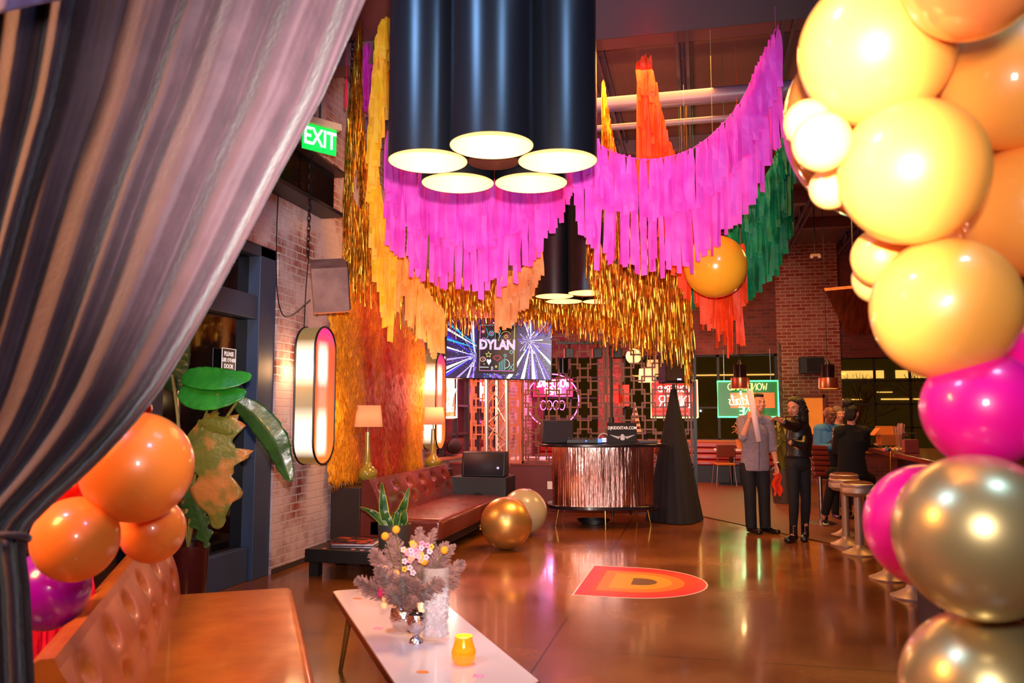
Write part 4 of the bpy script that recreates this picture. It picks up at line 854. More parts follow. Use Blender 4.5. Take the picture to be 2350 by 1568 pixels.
for k in range(3): lin2([(-.335, .17 - .06 * k), (-.32, .13 - .06 * k), (-.305, .17 - .06 * k)], .008, 5)
obj('screen', m_, SM_, t, smooth=False, fix=False)
text('screen_name', 'DYLAN', .186, frame((-.02, -.003, .052), (1, 0, 0), (0, 0, 1)), sm('scr_name', (250, 190, 250), 1.3), t, .0005, .008, sx=.86, space=.95)
obj('mount_arm', MB().box((0, .2, -.1), (.2, .34, .2)), BLACK, t)
# light bar on a pole behind the booth
lp = P(1404, 1018, 11.95); lx = lp.x
t = thing('light_stand', 'tall black light stand behind the laptop carrying small stage lamps', 'light stand', (lp.x, lp.y, .0), YAW)
obj('pole', MB().cyl((0, 0, .0), (0, 0, 2.58), .022, 12).cyl((0, 0, 1.35), (0, 0, 1.45), .04, 12), BLACK, t); obj('crossbar', MB().box((-.15, 0, 2.56), (1.3, .04, .04)), BLACK, t)
for s_ in (0, 1, 2): a = s_ * 2.1; obj('leg', MB().tube([(0, 0, .5), (.28 * math.cos(a), .28 * math.sin(a), .02)], .012), BLACK, t)
for x_, kind in ((-.62, 0), (-.20, 1), (.1, 0)):
    o = obj('stage_lamp', MB().box((x_, 0, 2.40), (.13, .14, .15)), BLACK, t, bevel=.01); obj('yoke', MB().tube([(x_, 0, 2.56), (x_, 0, 2.47)], .012), BLACK, o)
    obj('lamp_lens', MB().box((x_ - .08, -.02, 2.40), (.02, .11, .13)), mat('lens_red%d' % int(x_ * 100), (120, 20, 10), .3, emis=(230, 50, 20), es=.35), o)
obj('hanging_can', MB().cyl((-.72, 0, 2.10), (-.72, 0, 2.32), .085, 20), BLACKG, t)
# ================================================================== DJ booth
bc = P(1384, 1190, 10.9); bc.z = 0
t = thing('mirrored_booth', 'curved music booth covered in mirrored foil with dark top and brass legs', 'booth', (bc.x, bc.y, 0), YAW)
def ov(rx, ry, z, n=64, e=.75):
    out = []
    for k in range(n): q = 2 * math.pi * k / n; c_, s_ = math.cos(q), math.sin(q); out.append(Vector((math.copysign(abs(c_) ** e, c_) * rx, math.copysign(abs(s_) ** e, s_) * ry, z)))
    return out
DT = mat('booth_top', (26, 20, 28), .2, coat=.4)
obj('top_slab', MB().prism(ov(.86, .52, 1.06), (0, 0, .04)), DT, t, bevel=.008); obj('bottom_slab', MB().prism(ov(.76, .50, .245), (0, 0, .05)), DT, t, bevel=.008)
ff = mat('mirror_foil', (255, 206, 196), .16, 1, bump=.3, bscale=14, stretch=(4.0, 4.0, .4))
def foilb(u, v):
    q = 2 * math.pi * u; c_, s_ = math.cos(q), math.sin(q); r = 1 + .0035 * math.sin(q * 96) + .028 * noise.noise(Vector((q * 6, v * 1.5, 0)))
    return Vector((math.copysign(abs(c_) ** .75, c_) * .675 * r, math.copysign(abs(s_) ** .75, s_) * .44 * r, .27 + .80 * v))
obj('foil_skirt', MB().grid(foilb, 420, 16), ff, t)
for x_, y_ in ((-.62, -.1), (-.02, -.44), (.60, -.1), (.5, .36), (-.5, .36)):
    obj('leg', MB().tube([(x_ * .97, y_ * .97, .25), (x_ * 1.05, y_ * 1.05, 0)], [.014, .008], 10), GOLDM, t)
def onB(x_, y_, z=1.1): M_ = Matrix.Rotation(YAW, 4, 'Z'); return M_ @ Vector((x_, y_, 0)) + Vector((bc.x, bc.y, z + .001))
tt = thing('monitor_speaker', 'black monitor speaker box on the left end of the booth top', 'speaker', onB(-.62, .02), YAW + .1)
obj('cabinet', MB().box((0, 0, .155), (.42, .26, .31)), BLACK, tt, bevel=.012); obj('grille', MB().box((0, -.134, .155), (.39, .01, .28)), mat('grille_dark', (40, 32, 44), .7, bump=.4, bscale=250), tt)
tt = thing('laptop', 'open laptop with black lid lettered in white on the booth top', 'laptop', onB(.26, -.05), YAW)
obj('keyboard_base', MB().box((0, .14, .01), (.40, .27, .018)), mat('laptop_dark', (30, 30, 34), .4), tt, bevel=.003)
obj('lid', MB().box((0, -.04, .145), (.40, .012, .27), M=Matrix.Rotation(-.25, 3, 'X')), mat('lid_black', (16, 15, 18), .35), tt, bevel=.005)
Ml = frame((0, -.056, .19), (1, 0, 0), (0, -.25, .97)); LW = mat('lid_white', (240, 228, 228), .5, emis=(240, 220, 220), es=.3)
Mf = frame((0, -.062, .205), (1, 0, 0), (0, .247, .969)); text('lid_letters', 'DJKIDDSTAR.COM', .058, Mf, LW, tt, .0008, .0012, sx=.82)
m_ = MB()
Ry = lambda x_, z_: Vector((x_, -.0475 - .0 + (z_ - .145) * .255 - .008, z_))
for s_ in (-1, 1):
    for k in range(6): m_.add([Ry(s_ * .02, .085 + .004 * k), Ry(s_ * (.17 - .02 * k), .115 - .010 * k), Ry(s_ * (.16 - .02 * k), .107 - .010 * k), Ry(s_ * .02, .080 + .004 * k)], [(0, 1, 2, 3)])
m_.add([Ry(.032 * math.cos(a), .066 + .026 * math.sin(a)) for a in [k * math.pi / 8 for k in range(16)]], [tuple(range(16))]); m_.add([Ry(.022 * math.cos(a), .105 + .018 * math.sin(a)) for a in [k * math.pi / 8 for k in range(16)]], [tuple(range(16))])
obj('winged_emblem', m_, mat('emblem_grey', (190, 180, 182), .5, emis=(190, 180, 182), es=.2), tt, smooth=False, fix=False)
tt = thing('mixer_deck', 'black mixing deck with blue lit displays left of the laptop', 'mixer', onB(-.12, -.12), YAW)
obj('deck_body', MB().box((-.12, .05, .03), (.52, .30, .055)), BLACK, tt, bevel=.006)
m_ = MB(); m_.box((.06, -.10, .04), (.05, .02, .05)).box((-.12, -.10, .035), (.02, .01, .02)); obj('blue_display', m_, glow('disp_blue', (60, 100, 255), 3), tt); obj('white_display', MB().box((.12, -.10, .062), (.055, .02, .022)).box((.12, -.10, .032), (.055, .02, .022)), glow('disp_white', (190, 205, 255), 2.4), tt)
m_ = MB()
for k in range(14): m_.cyl((-.34 + .045 * (k % 10), -.02 + .06 * (k // 10), .057), (-.34 + .045 * (k % 10), -.02 + .06 * (k // 10), .08), .009, 8)
obj('control_knobs', m_, mat('knob_grey', (90, 84, 90), .4), tt); 
tt['label'] = 'black mixing deck with blue lit displays left of the laptop'
tag(obj('headphones', MB().tube([onB(.02 + .08 * math.cos(a), .0, 1.13 + .10 * math.sin(a)) for a in [math.pi * k / 14 for k in range(15)]], .010, 8).ell(onB(.11, 0, 1.125), (.022, .03, .035), 12).ell(onB(-.06, 0, 1.125), (.022, .03, .035), 12), mat('headphone_silver', (200, 180, 180), .4)), 'silver headphones standing on the booth top left of the laptop', 'headphones')
tt = thing('controller', 'flat grey controller lying on the right end of the booth top', 'controller', onB(.60, -.05), YAW); obj('controller_body', MB().box((0, 0, .02), (.26, .24, .035)), mat('ctrl_grey', (70, 60, 66), .4), tt, bevel=.006); m_ = MB()
for k in range(6): m_.box((-.1 + .04 * k, -.02, .04), (.015, .1, .008))
obj('faders', m_, mat('fader', (150, 140, 145), .4), tt)
cb = MB(); random.seed(5)
for k in range(5): cb.tube(catmull([onB(-.35 + random.uniform(-.1, .1), random.uniform(-.1, .2), 1.15), onB(-.3 + random.uniform(-.1, .2), random.uniform(0, .2), 1.12 + random.uniform(0, .14)), onB(-.15 + random.uniform(-.1, .2), random.uniform(0, .2), 1.11)], 8), .006, 6)
tag(obj('cable_bundle', cb, BLACK), 'tangled black cables lying on the booth top between speaker and laptop', 'cables')
fc = MB(); c_ = onB(-.12, .1, .012)
for k in range(5): fc.tube([c_ + Vector(((.16 + .015 * k) * math.cos(a), (.12 + .01 * k) * math.sin(a), .012 * k)) for a in [2 * math.pi * j / 24 for j in range(25)]], .009, 6, cap=False)
tag(obj('coiled_cable', fc, BLACK), 'coiled black cable on the floor under the booth', 'cable')
# main speaker on draped tripod
sc_ = P(1551, 1195, 11.3); sc_.z = 0
t = thing('draped_speaker_stand', 'tall speaker stand covered by a tapering black cloth right of the booth', 'speaker stand', (sc_.x, sc_.y, 0), YAW)
def drape(u, v):
    q = 2 * math.pi * u; r = .33 * (1 - v) + .04 + .02 * math.cos(3 * q) * (1 - v) * 3 + .012 * math.sin(14 * q + 3 * v) * (1 - v); return Vector((r * math.cos(q + .5), r * math.sin(q + .5), .01 + 1.84 * v))
obj('black_drape', MB().grid(drape, 120, 24), mat('drape_cloth', (24, 18, 20), .85), t)
obj('pole', MB().cyl((0, 0, 1.6), (0, 0, 1.92), .025), BLACK, t)
t2 = thing('main_speaker', 'black loudspeaker on top of the draped stand under the gold tinsel', 'speaker', Vector((sc_.x, sc_.y, 1.93)), YAW + .25)
obj('cabinet', MB().prism([Vector(p) for p in ((-.21, -.18, 0), (.21, -.18, 0), (.15, .18, 0), (-.15, .18, 0))], (0, 0, .66)), BLACK, t2, bevel=.015); obj('grille', MB().box((0, -.184, .33), (.38, .01, .60)), mat('grille_maroon', (44, 20, 22), .7, bump=.4, bscale=250), t2); obj('badge_light', MB().box((0, -.192, .05), (.06, .006, .022)), glow('badge', (150, 160, 255), 3), t2)
# subwoofer and wedge
sb = P(1112, 1160, 10.9); t = thing('subwoofer', 'large black subwoofer cabinet on the floor behind the maroon sofa', 'speaker', (sb.x - .06, sb.y + .15, 0), 0)
obj('cabinet', MB().box((0, 0, .33), (.78, .56, .64)), BLACK, t, bevel=.01); obj('port', MB().cyl((-.0, -.284, .36), (-.0, -.279, .36), .09, 24), mat('port', (6, 6, 8), .8), t)
for x_ in (-.3, .3): obj('foot', MB().box((x_, 0, .005), (.06, .4, .01)), BLACK, t)
t = thing('wedge_speaker', 'black wedge loudspeaker lying on top of the subwoofer', 'speaker', (sb.x - .02, sb.y + .12, .651), .1)
obj('cabinet', MB().prism([Vector(p) for p in ((-.30, -.20, 0), (-.30, .20, 0), (-.30, .16, .33), (-.30, -.12, .33))], (.60, 0, 0)), BLACK, t, bevel=.015); obj('grille', MB().add([(-.27, -.205, .02), (.27, -.205, .02), (.27, -.13, .31), (-.27, -.13, .31)], [(0, 1, 2, 3)]), mat('grille_w', (34, 28, 36), .7), t, solid=.006); obj('badge', MB().box((.2, -.19, .12), (.03, .01, .03)), mat('badge_w', (200, 200, 220), .4, emis=(150, 160, 255), es=.5), t)
tag(obj('gear_bag', MB().ell(WX(1040, 1020, XL - .02) + Vector((.02, 0, -.03)), (.09, .35, .13), 16), mat('bag_dark', (40, 24, 24), .7), bevel=0), 'dark bag lying on the left window sill below the neon', 'bag')
# ================================================================== floor graphic and balloons on the floor
def Gf(u, v): return G(u, v, 0)
A_ = Gf(1312, 1366); B_ = Gf(1362, 1298); Rr = Gf(1625, 1344)
t = thing('floor_decal', 'red orange and yellow letter d decal stuck on the concrete floor', 'floor decal', (A_ + Rr) / 2, 0, W=True)
ax_ = (B_ - A_); hgt = ax_.length; ay = ax_.normalized(); mid = (A_ + B_) / 2; ax2 = Rr - mid; wd = ax2.length; ax2 = ax2.normalized()
def dshape(s0, s1, h_, z, n=20):
    pts = [mid + ax2 * s0 - ay * h_ , mid + ax2 * s0 + ay * h_]; ctr = s1 - h_ * 1.0
    for k in range(n + 1): a = math.pi / 2 - math.pi * k / n; pts.append(mid + ax2 * (ctr + (s1 - ctr) * math.cos(a)) + ay * h_ * math.sin(a))
    return [Vector((p.x, p.y, z)) for p in pts]
for i, (s0, s1, h_, rgb, nm) in enumerate(((0, 1.0, .5, (250, 215, 200), 'white_outline'), (.012, .988, .485, (236, 16, 56), 'red_band'), (.10, .90, .40, (232, 44, 26), 'orange_red_band'), (.15, .82, .33, (240, 124, 34), 'orange_band'), (.24, .72, .24, (246, 160, 30), 'yellow_band'), (.40, .60, .11, (110, 74, 40), 'brown_counter'))):
    obj(nm, MB().prism(dshape(s0 * wd, s1 * wd, h_ * hgt, .0004 + .0003 * i), (0, 0, .0003)), mat('decal_' + nm, rgb, .42), t, smooth=False)
def balloon(c, r, m, label, group, elong=1.0, ax=None, knot=None, name='balloon'):
    o = obj(name, MB().lathe((0, 0, 0), [(r * math.sin(math.pi * k / 28) * (1 if k > 14 else 1), -r * math.cos(math.pi * k / 28) * (elong if k < 14 else 1.0)) for k in range(29)], 40), m)
    o.location = c; tag(o, label, 'balloon', group)
    if knot is not None: obj('knot', MB().lathe(knot, [(0, -.03), (.016, -.03), (.006, -.008), (.014, 0), (.02, .02)], 12), m, o)
    return o
chrome = mat('chrome_gold', (212, 156, 78), .36, .8, coat=.3); sage = mat('sage_latex', (172, 150, 108), .25, coat=.4)
g = G(1161, 1262); balloon((g.x, g.y + .02, .288), .286, chrome, 'large metallic gold balloon resting on the floor beside the maroon sofa', 'floor balloons', knot=(-.29, -.02, -.05))
g = P(1203, 1172, 10.0); balloon((g.x, g.y, .288), .285, sage, 'large sage green balloon on the floor behind the metallic gold one', 'floor balloons')
# ================================================================== hanging pendant clusters
def cluster(cxy, zb, Hc, label):
    D = .415; t = thing('pendant_cluster', label, 'pendant light', (cxy[0], cxy[1], zb), YAW, 'clusters of black drum pendants')
    outm = mat('black_enamel', (9, 11, 18), .31); inn = glow('shade_lining', (255, 214, 146), .98)
    R_ = D / 2 / math.sin(math.pi / 5) * 1.01
    for k in range(5):
        a = -math.pi / 2 + k * 2 * math.pi / 5; c_ = Vector((R_ * math.cos(a), R_ * math.sin(a), 0)); r = D / 2
        o = obj('drum_shade', MB().lathe(c_, [(r, 0), (r, Hc), (.03, Hc), (0, Hc)], 48), outm, t)
        obj('lit_lining', MB().lathe(c_, [(r - .003, .001), (r - .005, Hc * .30), (0, Hc * .30)], 48), inn, o)
        obj('bulb', MB().ell(c_ + Vector((0, 0, .16)), .045, 12), glow('bulb', (255, 236, 196), 2.2), o)
    obj('centre_disc', MB().lathe((0, 0, .03), [(0, 0), (.135, 0), (.14, .02), (0, .03)], 32), mat('copper_disc', (120, 66, 54), .4, .4), t)
    obj('suspension_rod', MB().cyl((0, 0, .05), (0, 0, ZC - zb), .03), BLACK, t)
    lamp('SPOT', 'pendant_down_light', Vector((cxy[0], cxy[1], zb - .05)), 160, (1, .62, .3), Vector((cxy[0], cxy[1], 0)), .25, 120)
p = P(1132, 386, 4.33); cluster((p.x, p.y), p.z, 1.12, 'large near cluster of five black drum pendants with cream insides')
p2 = P(1342, 684, 8.85); cluster((p2.x, p2.y), p2.z, 1.12, 'smaller far cluster of black drum pendants behind the tinsel')
# ================================================================== streamers and tinsel garlands
def crepe(name, rgb, rgb2):
    m = mat(name, rgb, .55, noise_rgb=rgb2, nscale=7, sheen=.2); nt = m.node_tree; b = nt.nodes['Principled BSDF']; out = nt.nodes['Material Output']
    tr = nt.nodes.new('ShaderNodeBsdfTranslucent'); mx = nt.nodes.new('ShaderNodeMixShader'); mx.inputs[0].default_value = .35; tr.inputs[0].default_value = (*lin(rgb), 1)
    nt.links.new(b.outputs[0], mx.inputs[1]); nt.links.new(tr.outputs[0], mx.inputs[2]); nt.links.new(mx.outputs[0], out.inputs[0]); return m
PINKM = crepe('pink_crepe', (250, 96, 226), (238, 66, 208)); MAGM = crepe('magenta_crepe', (214, 40, 200), (190, 20, 170)); YELM = crepe('yellow_crepe', (250, 210, 40), (245, 180, 40))
ORM = crepe('orange_crepe', (255, 88, 26), (240, 66, 16)); GRM = crepe('green_crepe', (8, 150, 92), (0, 110, 62)); PEM = crepe('peach_crepe', (240, 178, 112), (226, 150, 90))
def tinselm(name, rgb): return mat(name, rgb, .33, 1, noise_rgb=tuple(int(c * .7) for c in rgb), nscale=20)
TIN = tinselm('gold_tinsel', (255, 184, 62))
def resample(pts, step):
    pts = catmull(pts, 24); out = [pts[0]]; acc = 0
    for a, b in zip(pts, pts[1:]):
        L_ = (b - a).length; 
        while acc + L_ >= step: f = (step - acc) / L_; a = a.lerp(b, f); out.append(a); L_ = (b - a).length; acc = 0
        acc += L_
    return out
def garland(label, pts, tiers, m, width, step, cat='garland', group=None, jl=.12, twist=.5, segs=6, string=True, name='streamer_garland', yj=.03, stag=.0):
    w_ = [P(u, v, d) for u, v, d in pts]; cv = resample(w_, step); t = thing(name, label, cat, w_[0], 0, group, W=True)
    names = {1: ['fringe'], 2: ['lower_fringe', 'upper_fringe'], 3: ['lower_fringe', 'middle_fringe', 'upper_fringe']}[len(tiers)]
    for ti, (L0, L1, yo) in enumerate(tiers):
        m_ = MB(); n = len(cv)
        for i, p in enumerate(cv):
            u = i / max(1, n - 1); L_ = (L0 * (1 - u) + L1 * u) * (1 + random.uniform(-jl, jl) + stag * (i % 3 - 1)); 
            q0 = p + (-FW) * (yo + random.uniform(-yj, yj)) + RT * random.uniform(-step, step) * .6
            yaw = random.gauss(0, twist); sw = random.uniform(-.03, .03) * L_; vs = []; w2 = width * random.uniform(.7, 1.15); ph = random.uniform(0, 6)
            for k in range(segs + 1):
                f = k / segs; yy = yaw + math.sin(ph + f * 3) * twist * .8; side = RT * math.cos(yy) + FW * math.sin(yy)
                c_ = q0 + Vector((0, 0, -L_ * f)) + RT * (sw * f * f + .006 * math.sin(ph + f * 5)) + FW * (.01 * math.sin(ph * 2 + f * 7)); ww = w2 * (.35 + .65 * min(1, f * 5)) / 2
                vs += [c_ - side * ww, c_ + side * ww]
            vs[-1] = vs[-1] + Vector((0, 0, random.uniform(-.3, .3) * width))
            m_.add(vs, [(2 * k, 2 * k + 1, 2 * k + 3, 2 * k + 2) for k in range(segs)])
        o = obj(names[ti], m_, m, t, fix=False, smooth=False); o['kind'] = 'stuff'
    ln = MB()
    if string: ln.tube(cv[::4] + cv[-1:], .005, 6)
    for e_ in (cv[0], cv[-1]): ln.tube([e_ + Vector((0, 0, -.02)), Vector((e_.x, e_.y, ZC))], .0016 if string else .0006, 4)
    if name != 'foil_fringe': obj('hanging_string', ln, m, t)
    return t
garland('long bright pink streamer garland swooping up to the ceiling at right', [(1780, 66, 7.0), (1764, 104, 7.0), (1738, 155, 7.0), (1712, 212, 7.0), (1688, 252, 7.0), (1652, 292, 7.0), (1602, 334, 7.0), (1545, 358, 7.0), (1480, 367, 7.0), (1420, 354, 7.0), (1378, 336, 7.0), (1350, 290, 7.0), (1325, 215, 7.0), (1310, 120, 7.0)],
        [(.98, .98, 0), (.50, .52, .05)], PINKM, .055, .036, group='pink streamer garlands', jl=.07, twist=.35, stag=.04)
garland('bright pink streamer garland sagging behind the near pendant cluster at left', [(856, 330, 7.6), (880, 352, 7.6), (905, 372, 7.6), (950, 400, 7.6), (1010, 418, 7.6), (1080, 426, 7.6), (1150, 412, 7.6), (1215, 360, 7.6), (1265, 290, 7.6), (1300, 200, 7.6), (1320, 110, 7.6)],
        [(.32, 1.02, 0), (.15, .58, .05)], PINKM, .055, .036, group='pink streamer garlands', jl=.09, twist=.35, stag=.04) if False else None
garland('bright pink streamer garland sagging behind the near pendant cluster at left', [(893, 300, 7.6), (905, 335, 7.6), (940, 385, 7.6), (1000, 412, 7.6), (1080, 425, 7.6), (1150, 410, 7.6), (1215, 352, 7.6), (1262, 280, 7.6), (1300, 200, 7.6), (1318, 110, 7.6)],
        [(.92, 1.08, 0), (.56, .62, .05)], PINKM, .055, .034, group='pink streamer garlands', jl=.09, twist=.35, stag=.04)
garland('narrow magenta streamer bunch at far left between gold tinsel and yellow streamers', [(832, 118, 8.4), (845, 104, 8.4), (856, 112, 8.4), (866, 180, 8.4)], [(.75, 1.0, 0), (.5, .7, .03)], MAGM, .05, .02, jl=.2)
garland('tall bright yellow streamer garland hanging steeply at left of the pendants', [(904, 48, 7.6), (884, 50, 7.6), (872, 90, 7.6), (862, 200, 7.7), (856, 300, 7.8), (868, 420, 7.9), (886, 510, 8.0), (905, 560, 8.1)], [(.85, .85, 0), (.5, .5, .04), (.3, .3, .07)], YELM, .055, .02, jl=.2, twist=.4)
garland('peach yellow streamer garland continuing down to the tinsel beside the wall hanging', [(880, 500, 8.2), (910, 560, 8.3), (950, 625, 8.4), (985, 680, 8.5), (1008, 705, 8.6)], [(.62, .50, -.25), (.3, .28, -.2)], crepe('pale_amber_crepe', (250, 200, 110), (246, 176, 80)), .05, .028, jl=.25)
garland('orange streamer garland peaking high behind the pink garland', [(1463, 150, 8.0), (1470, 138, 8.0), (1483, 128, 8.0), (1494, 165, 8.0), (1508, 235, 8.0), (1522, 300, 8.0), (1542, 352, 8.0), (1572, 420, 8.1), (1610, 500, 8.2), (1650, 560, 8.3), (1680, 590, 8.3), (1700, 560, 8.3)], [(1.15, .95, 0), (.7, .6, .04), (.35, .35, .06)], ORM, .05, .024, jl=.14)
garland('dark green streamer garland hanging at right behind the pink garland', [(1808, 250, 8.4), (1800, 300, 8.4), (1785, 345, 8.4), (1760, 400, 8.4), (1730, 445, 8.4), (1700, 480, 8.4), (1665, 500, 8.4)], [(1.18, .90, 0), (.75, .6, .03), (.4, .3, .05)], GRM, .05, .018, jl=.12)
garland('short green streamer tail below the pink garland left of the yellow balloon', [(1565, 620, 8.5), (1580, 610, 8.5), (1600, 605, 8.5)], [(.45, .45, 0)], GRM, .05, .02, jl=.25)
garland('pale peach streamer tail between the left pink garland and the far pendants', [(1240, 545, 8.15), (1222, 590, 8.15), (1195, 620, 8.15), (1165, 640, 8.15), (1140, 650, 8.15)], [(.34, .48, 0), (.2, .25, .03)], PEM, .05, .018, jl=.15)
tg = dict(m=TIN, width=.009, step=.0046, cat='tinsel', group='gold tinsel garlands', name='tinsel_garland', jl=.22, twist=1.3, segs=8, string=False, yj=.05)
garland('gold tinsel curtain garland at far left beside the brick wall', [(832, 56, 8.0), (824, 100, 8.0), (816, 170, 8.0), (806, 260, 8.0), (800, 350, 8.1), (802, 430, 8.1), (820, 470, 8.2), (850, 500, 8.3)], [(.95, .80, 0), (.95, .8, .05), (.6, .6, .1)], **tg)
garland('gold tinsel garland swinging low from the left toward the television', [(826, 120, 8.5), (832, 220, 8.5), (838, 330, 8.5), (852, 430, 8.6), (888, 530, 8.7), (935, 595, 8.8), (1000, 622, 9.2), (1080, 625, 9.5), (1170, 622, 9.65), (1260, 628, 9.75)], [(1.0, .50, 0), (.7, .42, .05)], **tg)
garland('gold tinsel garland stretching across above the television', [(1150, 650, 9.8), (1230, 664, 9.8), (1320, 668, 9.8), (1400, 672, 9.8), (1470, 660, 9.8)], [(.38, .64, 0), (.30, .5, .05)], **tg)
garland('gold tinsel garland falling from the ceiling behind the right pink garland', [(1382, 185, 8.3), (1392, 250, 8.3), (1404, 320, 8.3), (1420, 390, 8.4), (1445, 460, 8.5), (1490, 530, 8.6), (1540, 580, 8.6), (1584, 612, 8.6)], [(1.10, .88, 0), (.9, .7, .05), (.6, .6, .08)], **tg)
garland('thick gold tinsel garland bunched low beside the far pendants', [(1346, 470, 8.1), (1362, 530, 8.1), (1395, 590, 8.1), (1450, 640, 8.1), (1520, 665, 8.15), (1578, 655, 8.2)], [(.57, .68, 0), (.46, .60, .05)], **tg)
tg['group'] = None
garland('single long gold tinsel tail ending in front of the main loudspeaker', [(1570, 650, 8.9), (1576, 655, 8.9), (1582, 650, 8.9)], [(.96, .96, 0), (.9, .9, .03), (.7, .7, .05)], **{**tg, 'step': .002})
tag(obj('pink_ribbon', MB().box(P(794, 215, 7.2), (.02, .006, .26)).tube([P(794, 215, 7.2), Vector((P(794, 215, 7.2).x, P(794, 215, 7.2).y, ZC))], .002, 4), crepe('hot_ribbon', (240, 10, 70), (210, 0, 50))), 'single short red pink ribbon dangling by the left brick wall', 'ribbon')
# hanging yellow balloon
yel = mat('yellow_latex', (255, 170, 40), .22, coat=.5, sub=.25)
pb = P(1642, 612, 7.4); balloon(pb, .286, yel, 'round yellow balloon hanging below the right pink garland', None)
bn = MB().tube([pb + Vector((0, 0, .285)), Vector((pb.x, pb.y, ZC))], .002, 5); tag(obj('balloon_string', bn, mat('string', (200, 170, 120), .6)), 'thin string holding the round yellow hanging balloon', 'string')
# ================================================================== foreground balloon garland, right
by = mat('balloon_butter', (255, 172, 74), .42, coat=.5, sub=.3); bo = mat('balloon_peach', (250, 150, 80), .2, coat=.5, sub=.3); bp_ = mat('balloon_magenta', (255, 16, 160), .34, coat=.5, sub=.3); bs = mat('balloon_cream', (250, 184, 96), .4, coat=.4, sub=.3)
bch = mat('balloon_champagne', (206, 186, 130), .33, .75, coat=.5); btr = mat('balloon_clear_orange', (255, 150, 60), .06, trans=.5, coat=.5)
RB = [(2010, 112, 1.50, 176, by, 'large cream yellow balloon at the top left of the right balloon garland', 'balloons of the right garland'),
      (2093, 392, 1.42, 168, by, 'large cream yellow balloon second down in the right balloon garland'),
      (2320, 190, 1.52, 152, by, 'cream yellow balloon at the upper right edge of the garland'),
      (2168, 706, 1.45, 166, by, 'large amber yellow balloon directly above the magenta balloons'),
      (2372, 478, 1.56, 158, by, 'yellow balloon cut by the right edge at middle height'),
      (1886, 325, 1.40, 68, bs, 'small pale cream balloon at the left edge of the garland, front one'),
      (1853, 282, 1.52, 54, bs, 'small pale balloon tucked behind the front small cream balloon'),
      (1905, 432, 1.54, 48, bs, 'small pale balloon below the front small cream balloon'),
      (2022, 590, 1.62, 68, by, 'small yellow balloon left between the second and fourth large ones'),
      (2012, 640, 1.72, 56, bs, 'small yellow balloon lowest on the garland left side'),
      (2200, 545, 1.66, 50, bs, 'small pale balloon wedged between the three large yellow ones'),
      (2232, -70, 1.30, 158, bo, 'large peach orange balloon at the very top of the garland'),
      (2040, 268, 1.95, 240, btr, 'giant glossy clear orange balloon behind the top cream balloons'),
      (2255, 938, 1.42, 136, bp_, 'large magenta balloon above the champagne chrome balloon'),
      (2385, 838, 1.48, 84, bp_, 'smaller magenta balloon at the right edge, upper one'),
      (2382, 968, 1.36, 84, bp_, 'smaller magenta balloon at the right edge, lower one'),
      (2128, 1205, 1.66, 142, bp_, 'magenta balloon partly hidden left of the champagne chrome balloon'),
      (2246, 1228, 1.30, 190, bch, 'large champagne chrome balloon in the lower right foreground'),
      (2262, 1588, 1.34, 190, bch, 'champagne chrome balloon at the bottom right corner'),
      (2390, 742, 1.60, 70, by, 'yellow balloon peeking behind at the right edge above the magenta ones'),
      (2300, 330, 1.85, 120, bo, 'orange balloon showing in the gap behind the large yellow balloons')]
for r_ in RB:
    u, v, d, rp, m__, lb = r_[:6]; balloon(P(u, v, d), rp * d / F * .965, m__, lb, 'balloons of the right foreground garland', elong=1.04)
# left orange cluster
bor = mat('balloon_orange', (255, 134, 48), .36, coat=.5, sub=.35); bpu = mat('balloon_purple', (150, 6, 176), .22, coat=.5, sub=.3); brd = mat('balloon_red', (190, 14, 10), .22, coat=.5)
for u, v, d, rp, m__, lb in ((315, 1070, 2.55, 127, bor, 'largest orange balloon beside the curtain edge'), (174, 1236, 2.45, 97, bor, 'orange balloon lower left under the curtain edge'), (350, 1216, 2.75, 75, bor, 'smallest orange balloon resting on the tan sofa back'),
                             (112, 1352, 2.75, 92, bpu, 'purple balloon behind the curtain at far left'), (190, 1130, 2.85, 60, brd, 'dark red balloon hidden behind the orange balloons'), (318, 940, 2.8, 30, brd, 'small red balloon peeking above the largest orange balloon')):
    balloon(P(u, v, d), rp * d / F * .97, m__, lb, 'balloons beside the curtain', elong=1.04)
garland('red pink foil fringe hanging at the far left behind the purple balloon', [(60, 1330, 3.1), (100, 1330, 3.1), (150, 1330, 3.1), (210, 1322, 3.1)], [(.46, .30, 0), (.40, .24, .02)], mat('red_foil', (230, 30, 60), .3, .3, emis=(230, 30, 60), es=.12), .035, .02, cat='fringe', name='foil_fringe', jl=.1, twist=.3)
